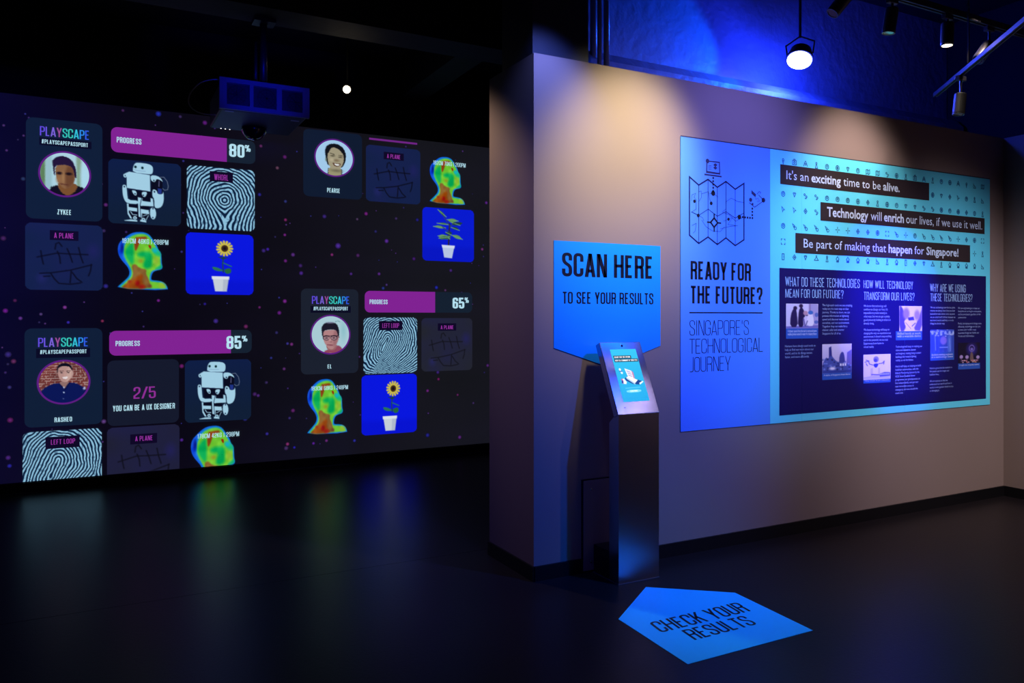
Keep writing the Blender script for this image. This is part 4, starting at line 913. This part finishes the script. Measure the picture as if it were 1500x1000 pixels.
for k, (x0, y0, x1, y1, yc, cap) in enumerate(((1150,444.5,1197,480.8,496,["A drawer opens from the tool to serve and move","mobile phones tested in water for industry floors"]),(1203,504,1246,547,556.4,["A skyline of Singapore's finest district"]),
      (1315.8,448,1349,485,498,["Skilled hands at work","with a wearable device"]),(1263.3,519.3,1303,556.4,561.5,["Tiny made from robotics"]),(1361.2,482.8,1396,516.4,528,["Students meeting engineers","at a technology event"]),(1402,502,1434,532.4,541,["A night view of garden towers"]))):
    a = P(x0, y0); b = P(x1, y0); zb1 = P(x0, y1)[1]; zc = P(x0, yc)[1]; xl = P(1310.7, 485)[0] if k == 2 else a[0]
    ph = art_rect('photo_print', ph_art(k), a[0], a[1], b[0], zb1, fr_part, .0082, PRN, mu)
    flat('caption_bar', [(xl, zc), (b[0], zc), (b[0], zb1), (xl, zb1)], (40, 90, 190), fr_part, .0082, PRN, ph)
    hh = zb1-zc; mbq = MB()
    for i, s in enumerate(cap):
        V, Fc, wd = font_line([(s, .01)]); sx = (b[0]-xl)*.9/wd; sy = min(hh*.25, .02)/.72
        mbq.add([fr_part(xl+(b[0]-xl)*.05+v[0]*sx, zb1-hh*(.34+.3*i)-.002+v[1]*sy, .0088) for v in V], Fc, srgb((190, 205, 245)))
    mbq.build('caption', PRN, ph)

# ================================================================== KIOSK
KX0, KX1 = 2.390, 2.662; KY = 3.326; KZ = .888; TY = 3.498; TZ = 1.262
ki = thing('scan_kiosk', 'slim brushed steel kiosk with a tilted lit touch screen', 'kiosk', ((KX0+KX1)/2, 3.42, 0))
mb = MB(); pr = [(KY, 0.004), (KY, KZ), (KY+.010, KZ+.012), (KY+.085, KZ-.05), (KY+.085, 0.004)]
mb.add([(KX0+.004, a, b) for a, b in pr]+[(KX1-.004, a, b) for a, b in pr], [(0,1,2,3,4),(9,8,7,6,5),(0,5,6,1),(1,6,7,2),(2,7,8,3),(3,8,9,4),(4,9,5,0)])
o = mb.build('body', M['steel_body'], ki)
sl = Vector((0, TY-KY, TZ-KZ)); SLn = sl.length; sd = sl.normalized(); nn = Vector((0, -sd.z, sd.y))
def fr_k(u, v, off=0.0): p = Vector((KX0, KY, KZ))+Vector((u, 0, 0))+sd*v+nn*off; return (p.x, p.y, p.z)
KW = KX1-KX0
def slab(name, u0, v0, u1, v1, o0, o1, m, bev=0.0):
    mb = MB(); V = [fr_k(a, b, c) for c in (o0, o1) for a, b in ((u0, v0), (u1, v0), (u1, v1), (u0, v1))]
    mb.add(V, [(0,3,2,1),(4,5,6,7),(0,1,5,4),(1,2,6,5),(2,3,7,6),(3,0,4,7)]); o = mb.build(name, m, ki)
    if bev: md = o.modifiers.new('bevel', 'BEVEL'); md.width = bev; md.segments = 2
    return o
slab('screen_housing', 0, 0, KW, SLn, -.042, 0.0, M['steel'], .003)
U0, U1 = KW*.205, KW*.835; V1, V0 = SLn*.895, SLn*.165
A = Art(110, 170, (40, 168, 216)); A.setbox(0, 0, 100, 200)
A.put(np.clip(1-A.V*2, 0, 1)*.5, (60, 190, 226)); A.put(np.clip(A.V*1.5-.8, 0, 1)*.6, (24, 140, 214))
A.poly([(6,25),(74,25),(74,36),(6,36)], (20,26,40)); A.poly([(6,38),(98,38),(98,49),(6,49)], (20,26,40))
A.poly([(36,74),(60,84),(62,118),(42,108)], (232,226,240)); A.poly([(60,84),(66,90),(66,120),(62,118)], (190,120,160)); A.line([(42,84),(56,90)], 1.5, (120,130,190)); A.line([(44,92),(58,98)], 1.5, (120,130,190)); A.line([(45,100),(58,106)], 1.5, (120,130,190))
A.poly([(28,112),(40,104),(92,126),(76,138),(52,134),(30,120)], (20,60,130)); A.poly([(34,108),(44,104),(76,120),(62,132)], (226,240,248)); A.poly([(34,108),(62,132),(62,138),(34,114)], (170,196,226)); A.poly([(78,132),(94,124),(96,128),(80,138)], (226,240,248))
A.poly([(14,116),(24,112),(32,126),(28,134),(14,132)], (220,226,244)); A.poly([(14,118),(20,120),(18,132),(12,130)], (60,50,140)); A.ell(16,116,2.5,3,(220,60,110)); A.ell(18,78,4,5,(226,240,248)); A.ell(22,90,4,5,(226,240,248)); A.line([(14,84),(24,86)], 2, (80,110,180))
A.poly([(20,148),(78,146),(78,149),(20,151)], (90,194,232)); A.poly([(22,156),(78,155),(78,166),(22,167)], (120,206,236), smooth=1)
sc = art_rect('screen', A, U0, V1, U1, V0, fr_k, .0012, M['screen'], ki)
def st(s, bx, col, wt=.14):
    uu = lambda x: U0+(U1-U0)*x/100; vv = lambda y: V1+(V0-V1)*y/200
    cond_text('lettering', s, uu(bx[0]), uu(bx[1]), vv(bx[3]), vv(bx[2])-vv(bx[3]), col, fr_k, .0018, M['screen'], sc, wt)
st('READY FOR THE FUTURE', (9, 71, 27.5, 33.5), (240, 240, 245)); st("HERE IS A SUMMARY OF YOUR TEST", (9, 95, 40.5, 46.5), (240, 240, 245)); st('CONTINUE', (36, 64, 159, 163), (240, 250, 255))
mb = MB(); nv = Vector(nn); mb.lathe([(.0065, 0), (.0065, .002), (.004, .0025)], fr_k(KW*.52, SLn*.945, 0), nn, 14); mb.build('camera_lens', M['glass_black'], ki)
mb = MB(); mb.lathe([(.003, 0), (.003, .002)], fr_k(KW*.2, SLn*.09, 0), nn, 10); mb.build('screw', M['steel_dark'], ki)
box('rear_plinth', (KX0+.006, KY+.0855, 0.002), (KX1-.006, YP-.026, .155), M['black'], ki, .003)
box('foot_plate', (KX0, KY-.004, 0), (KX1, YP-.026, .004), M['steel_dark'], ki)

# ================================================================== FLOOR DECAL
pts = [on_z(x, y, 0) for x, y in ((946.2,860),(1076.7,868.3),(1190.5,923.4),(1007.4,973),(906,906.9))]
fdz = .002
de = thing('floor_sticker', 'blue arrow shaped floor sticker reading check your results', 'floor sticker', (pts[3].x, pts[3].y, 0))
mb = MB(); n = 5
mb.add([(p.x, p.y, fdz) for p in pts]+[(p.x, p.y, 0.0002) for p in pts], [tuple(range(n-1, -1, -1)), tuple(range(n, 2*n))]+[(i, (i+1) % n, n+(i+1) % n, n+i) for i in range(n)], srgb((30, 196, 246)))
mb.build('sticker_face', PRN, de)
def floor_text(s, bl, br, tl, wt=.10):
    a = on_z(*bl, 0); b = on_z(*br, 0); c = on_z(*tl, 0)
    e1 = (b-a); e2 = (c-a)
    def fr(u, v, off=0): p = a+e1*u+e2*v; return (p.x, p.y, fdz+off)
    cond_text('lettering', s, 0, 1, 0, 1, NAVY, fr, .0006, PRN, de, wt, .055)
floor_text('CHECK YOUR', (969,927), (1100.5,895), (950,912.5), .105)
floor_text('RESULTS', (1018,938), (1110,914.5), (997.5,924), .105)

# ================================================================== PROJECTOR
PY = 5.3
q = on_y(382, 155, PY); tl = on_y(324, 112, PY); br = on_y(453, 176, PY); blp = on_y(322, 158, PY)
X0, X1 = on_y(321.5, 130, PY).x, on_y(453.5, 150, PY).x; Z1, Z0 = on_y(324, 112, PY).z, on_y(322, 157.5, PY).z
pj = thing('ceiling_projector', 'boxy blue-lit projector hung on a pole before the far wall', 'projector', ((X0+X1)/2, PY+.25, Z0))
DEP = .60
box('shell', (X0+.012, PY+.03, Z0-.0), (X1-.012, PY+DEP, Z1-.01), M['pdark'], pj, .012)
mb = MB(); t_ = .030; bays = [X0, X0+(X1-X0)*.345, X0+(X1-X0)*.655, X1]
mb.box((X0, PY, Z0), (X1, PY+.028, Z0+t_)); mb.box((X0, PY, Z1-t_), (X1, PY+.028, Z1))
for x, w2 in ((X0, .045), (bays[1]-.012, .024), (bays[2]-.018, .034), (X1-.045, .045)): mb.box((x, PY+.001, Z0+t_), (x+w2, PY+.027, Z1-t_))
mb.build('front_frame', M['pgrey'], pj)
for i in range(3):
    xa_, xb_ = bays[i]+.05, bays[i+1]-.03; cx = (xa_+xb_)/2; cz = (Z0+Z1)/2; g = MB()
    for rr in (.02, .04, .06): 
        V = [(cx+rr*s_*math.cos(2*math.pi*k/24), PY+.018, cz+rr*s_*math.sin(2*math.pi*k/24)) for k in range(24) for s_ in (1, .88)]
        g.add(V, [(2*k, 2*((k+1) % 24), 2*((k+1) % 24)+1, 2*k+1) for k in range(24)])
    for k in range(4): 
        a_ = math.pi*k/4; g.box((-.066, -.002, -.002), (.066, .002, .002), Matrix.Translation((cx, PY+.018, cz)) @ Matrix.Rotation(a_, 4, 'Y'))
    g.build('fan_grille', M['blackmetal'], pj)
for px, py, w2 in ((336, 163, .05), (432, 178.5, .05)):
    p = on_z(px, py, Z0); yq = min(max(p.y, PY+.04), PY+.12); xq = p.x*yq/p.y; box('rating_sticker', (xq-w2/2*1.1, yq-.014, Z0-.0012), (xq+w2/2*1.1, yq+.012, Z0-.0002), M['sticker'], pj)
mb = MB(); cx = (X0+X1)/2-.0; mb.lathe([(.085, 0), (.085, .02), (.07, .05), (.045, .075), (.01, .085)], (cx+.005, PY+DEP-.13, Z0), (0, 0, -1), 24); mb.build('lens_dome', M['glass_black'], pj, True)
mb = MB()
for px in (323.7, 330, 336.5):
    p = on_z(px, 191.5+(px-323.7)*.14, Z0); yq = min(p.y, PY+DEP-.02); xq = p.x*yq/p.y; mb.lathe([(.0035, 0), (.0035, .002)], (xq, yq, Z0-.0005), (0, 0, -1), 8)
mb.build('indicator_light', M['led'], pj)
cxp = on_y(386, 60, PY+.1).x
mb = MB(); mb.lathe([(.024, 0), (.024, 3.372-Z1)], (cxp, PY+.1, Z1-.01), (0, 0, 1), 16); mb.build('pole', M['blackmetal'], pj, True)
mb = MB(); mb.lathe([(.012, 0), (.012, .30)], (cxp-.05, PY+.1, Z1-.01), (0, 0, 1), 10); mb.build('cable_conduit', M['blackmetal'], pj, True)
box('ceiling_plate', (cxp-.07, PY+.03, 3.362), (cxp+.07, PY+.148, 3.3845), M['blackmetal'], pj)
box('mount_plate', (cxp-.16, PY+.04, Z1-.012), (cxp+.16, PY+.36, Z1+.006), M['blackmetal'], pj)
mb = MB(); Cc = [on_y(x, y, PY+.06) for x, y in ((324,117),(310,116.5),(294,121),(281,133),(276,146),(279,156),(288,163),(300,167),(316,168))]
pp = []
for i in range(len(Cc)-1):
    for k in range(4):
        t = k/4; p0_, p1_, p2_, p3_ = Cc[max(i-1,0)], Cc[i], Cc[i+1], Cc[min(i+2,len(Cc)-1)]
        pp.append(0.5*((2*p1_)+(p2_-p0_)*t+(2*p0_-5*p1_+4*p2_-p3_)*t*t+(3*p1_-p0_-3*p2_+p3_)*t**3))
pp.append(Cc[-1]); mb.tube(pp, .004, 8); mb.build('power_cable', M['cable'], pj, True)

# ================================================================== LAMPS
def can(label, top, axis, L, r, lit=False, cat='spotlight', group='track spotlights', rail_z=None, lamp=None):
    """spotlight: adapter on the rail, arm, can, front ring (and lit face)"""
    top = Vector(top); ax = Vector(axis).normalized()
    t = thing('track_spotlight', label, cat, top, group)
    mb = MB(); mb.lathe([(r*.2, 0), (r*.92, .003), (r, .010), (r, L-.006), (r*.96, L)], top, ax, 24); mb.build('housing', M['blackmetal'], t, False)
    if rail_z is not None:
        mb = MB(); mb.tube([(top.x, top.y, rail_z), (top.x, top.y, top.z+.02), tuple(top+ax*.012)], .007, 8); mb.build('arm', M['blackmetal'], t)
        box('adapter', (top.x-.035, top.y-.013, rail_z-.028), (top.x+.035, top.y+.013, rail_z-.001), M['blackmetal'], t, .002)
    fp = top+ax*(L+.0005); mb = MB(); mb.lathe([(r*.98, 0), (r*.98, .006), (r*.8, .006), (r*.8, .001)], fp, ax, 24, caps=False); mb.build('front_ring', M['blackmetal'], t)
    mb = MB(); mb.lathe([(r*.80, 0), (r*.80, .004)], fp, ax, 20); mb.build('lamp_face', (lamp or M['lamp_warm']) if lit else M['glass_black'], t)
    return t
RZ = 3.10; RY = 2.72
tr = thing('lighting_track', 'black ceiling lighting track running parallel above the mural', 'lighting track', (4, RY, RZ))
mb = MB(); mb.box((2.2, RY-.018, RZ), (5.9, RY-.006, RZ+.035)); mb.box((2.2, RY+.006, RZ), (5.9, RY+.018, RZ+.035)); mb.box((2.2, RY-.006, RZ+.018), (5.9, RY+.006, RZ+.035)); mb.build('rail', M['blackmetal'], tr)
for x in (2.6, 3.9, 5.4): box('hanger', (x-.006, RY-.006, RZ+.035), (x+.006, RY+.006, ZC), M['blackmetal'], tr)
box('conduit', (2.2, RY+.05, RZ+.05), (5.9, RY+.075, RZ+.075), M['blackmetal'], tr)
for x in (2.6, 3.9, 5.4): box('clip', (x-.012, RY+.007, RZ+.05), (x+.012, RY+.05, RZ+.06), M['blackmetal'], tr)
def ontr(px): d = ray(px, 30); t = RY/d.y; return d.x*t
can('tilted dark track spotlight cut by the picture top', (ontr(1243), RY, 3.06), (-.55, .25, -.75), .13, .034, rail_z=RZ)
can('upright dark track spotlight between the blue lamp and lit lamp', (ontr(1307), RY, 3.05), (-.10, .1, -1), .13, .034, rail_z=RZ)
x5 = ontr(1388)
can('lit warm track spotlight pointing down', (x5, RY, 3.055), (-.04, .0, -1), .125, .034, True, rail_z=RZ)
can('tilted dark track spotlight at the track crossing', (ontr(1449), RY, 3.0), (-.62, .1, -.75), .13, .034, rail_z=RZ)
spot('warm_track_lamp', (x5, RY, 2.90), (x5, RY, 0), 14, WARM, 100, 1.0, .03)
R2 = 2.80; A2 = on_z(1530, 10, R2); B2 = on_z(1370, 142, R2); dd = (B2-A2); ln = dd.length; d2 = dd.normalized()
m4 = Matrix.Translation(A2) @ Vector((1, 0, 0)).rotation_difference(d2).to_matrix().to_4x4()
tr2 = thing('crossing_track', 'lower black lighting track crossing diagonally near the right corner', 'lighting track', A2)
mb = MB(); mb.box((0, -.013, 0), (ln, -.004, .024), m4); mb.box((0, .004, 0), (ln, .013, .024), m4); mb.box((0, -.004, .012), (ln, .004, .024), m4); mb.build('rail', M['blackmetal'], tr2)
for f in (.12, .62): p = A2+dd*f; box('hanger', (p.x-.004, p.y-.004, R2+.024), (p.x+.005, p.y+.005, ZC), M['blackmetal'], tr2)
p = A2+dd*.70
can('small dim spotlight under the crossing track near the corner', (p.x, p.y, 2.70), (-.10, .05, -1), .12, .033, rail_z=R2)

# blue show lamp above the partition, aimed into the room
bp = on_y(1171, 88, 3.80); axb = Vector((-.42, -.24, -.86)).normalized()
bl_ = thing('blue_show_lamp', 'glaring blue-white round lamp above the middle of the partition', 'stage lamp', bp)
mb = MB(); mb.lathe([(.03, -.10), (.070, -.085), (.084, -.03), (.092, -.01), (.092, 0), (.084, 0)], bp, axb, 28); mb.build('housing', M['blackmetal'], bl_, True)
mb = MB(); mb.lathe([(.080, .0005), (.080, .004)], bp, axb, 32); mb.build('lamp_face', M['lamp_blue'], bl_)
mb = MB(); side = axb.cross(Vector((0, 0, 1))).normalized(); c0 = bp-axb*.045
mb.tube([c0+side*.084, c0+side*.095+Vector((0, 0, .08)), c0+Vector((0, 0, .13)), c0-side*.095+Vector((0, 0, .08)), c0-side*.084], .006, 8); mb.tube([c0+Vector((0, 0, .12)), Vector((c0.x, c0.y, ZC))], .009, 8); mb.build('yoke', M['blackmetal'], bl_)
point('blue_halo', bp+Vector((0, .02, -.13)), 75.0, (0.02, 0.05, 1.0), .05)  # added point light, stands in for lens bloom around the lamp
spot('blue_upper', bp+axb*.10+Vector((-.06, 0, 0)), (3.05, YB+.03, 3.3), 95, (0.0, 0.11, 1.0), 66, .35, .04)

# small warm lamp far left of the partition
wp = on_y(508, 131, 6.0)
wl = thing('ceiling_downlight', 'small glowing warm spotlight on the dark ceiling beside the projector', 'spotlight', wp)
axw = Vector((-.3, -.8, -.45)).normalized()
mb = MB(); mb.lathe([(.012, -.12), (.03, -.115), (.034, 0)], wp, axw, 20); mb.build('housing', M['blackmetal'], wl)
mb = MB(); mb.lathe([(.028, .0005), (.028, .004)], wp, axw, 20); mb.build('lamp_face', M['lamp_warm'], wl)
mb = MB(); mb.tube([wp-axw*.06, wp-axw*.06+Vector((0, 0, .1)), Vector((wp.x-axw.x*.06, wp.y-axw.y*.06, ZC))], .008, 8); mb.build('stem', M['blackmetal'], wl)
point('warm_ceiling_glow', wp+axw*.08, .4, WARM, .03)
spot('warm_ceiling_patch', (2.1, 6.0, 3.2), (2.45, 5.9, ZC), 3.0, WARM, 60, 1.0, .03)
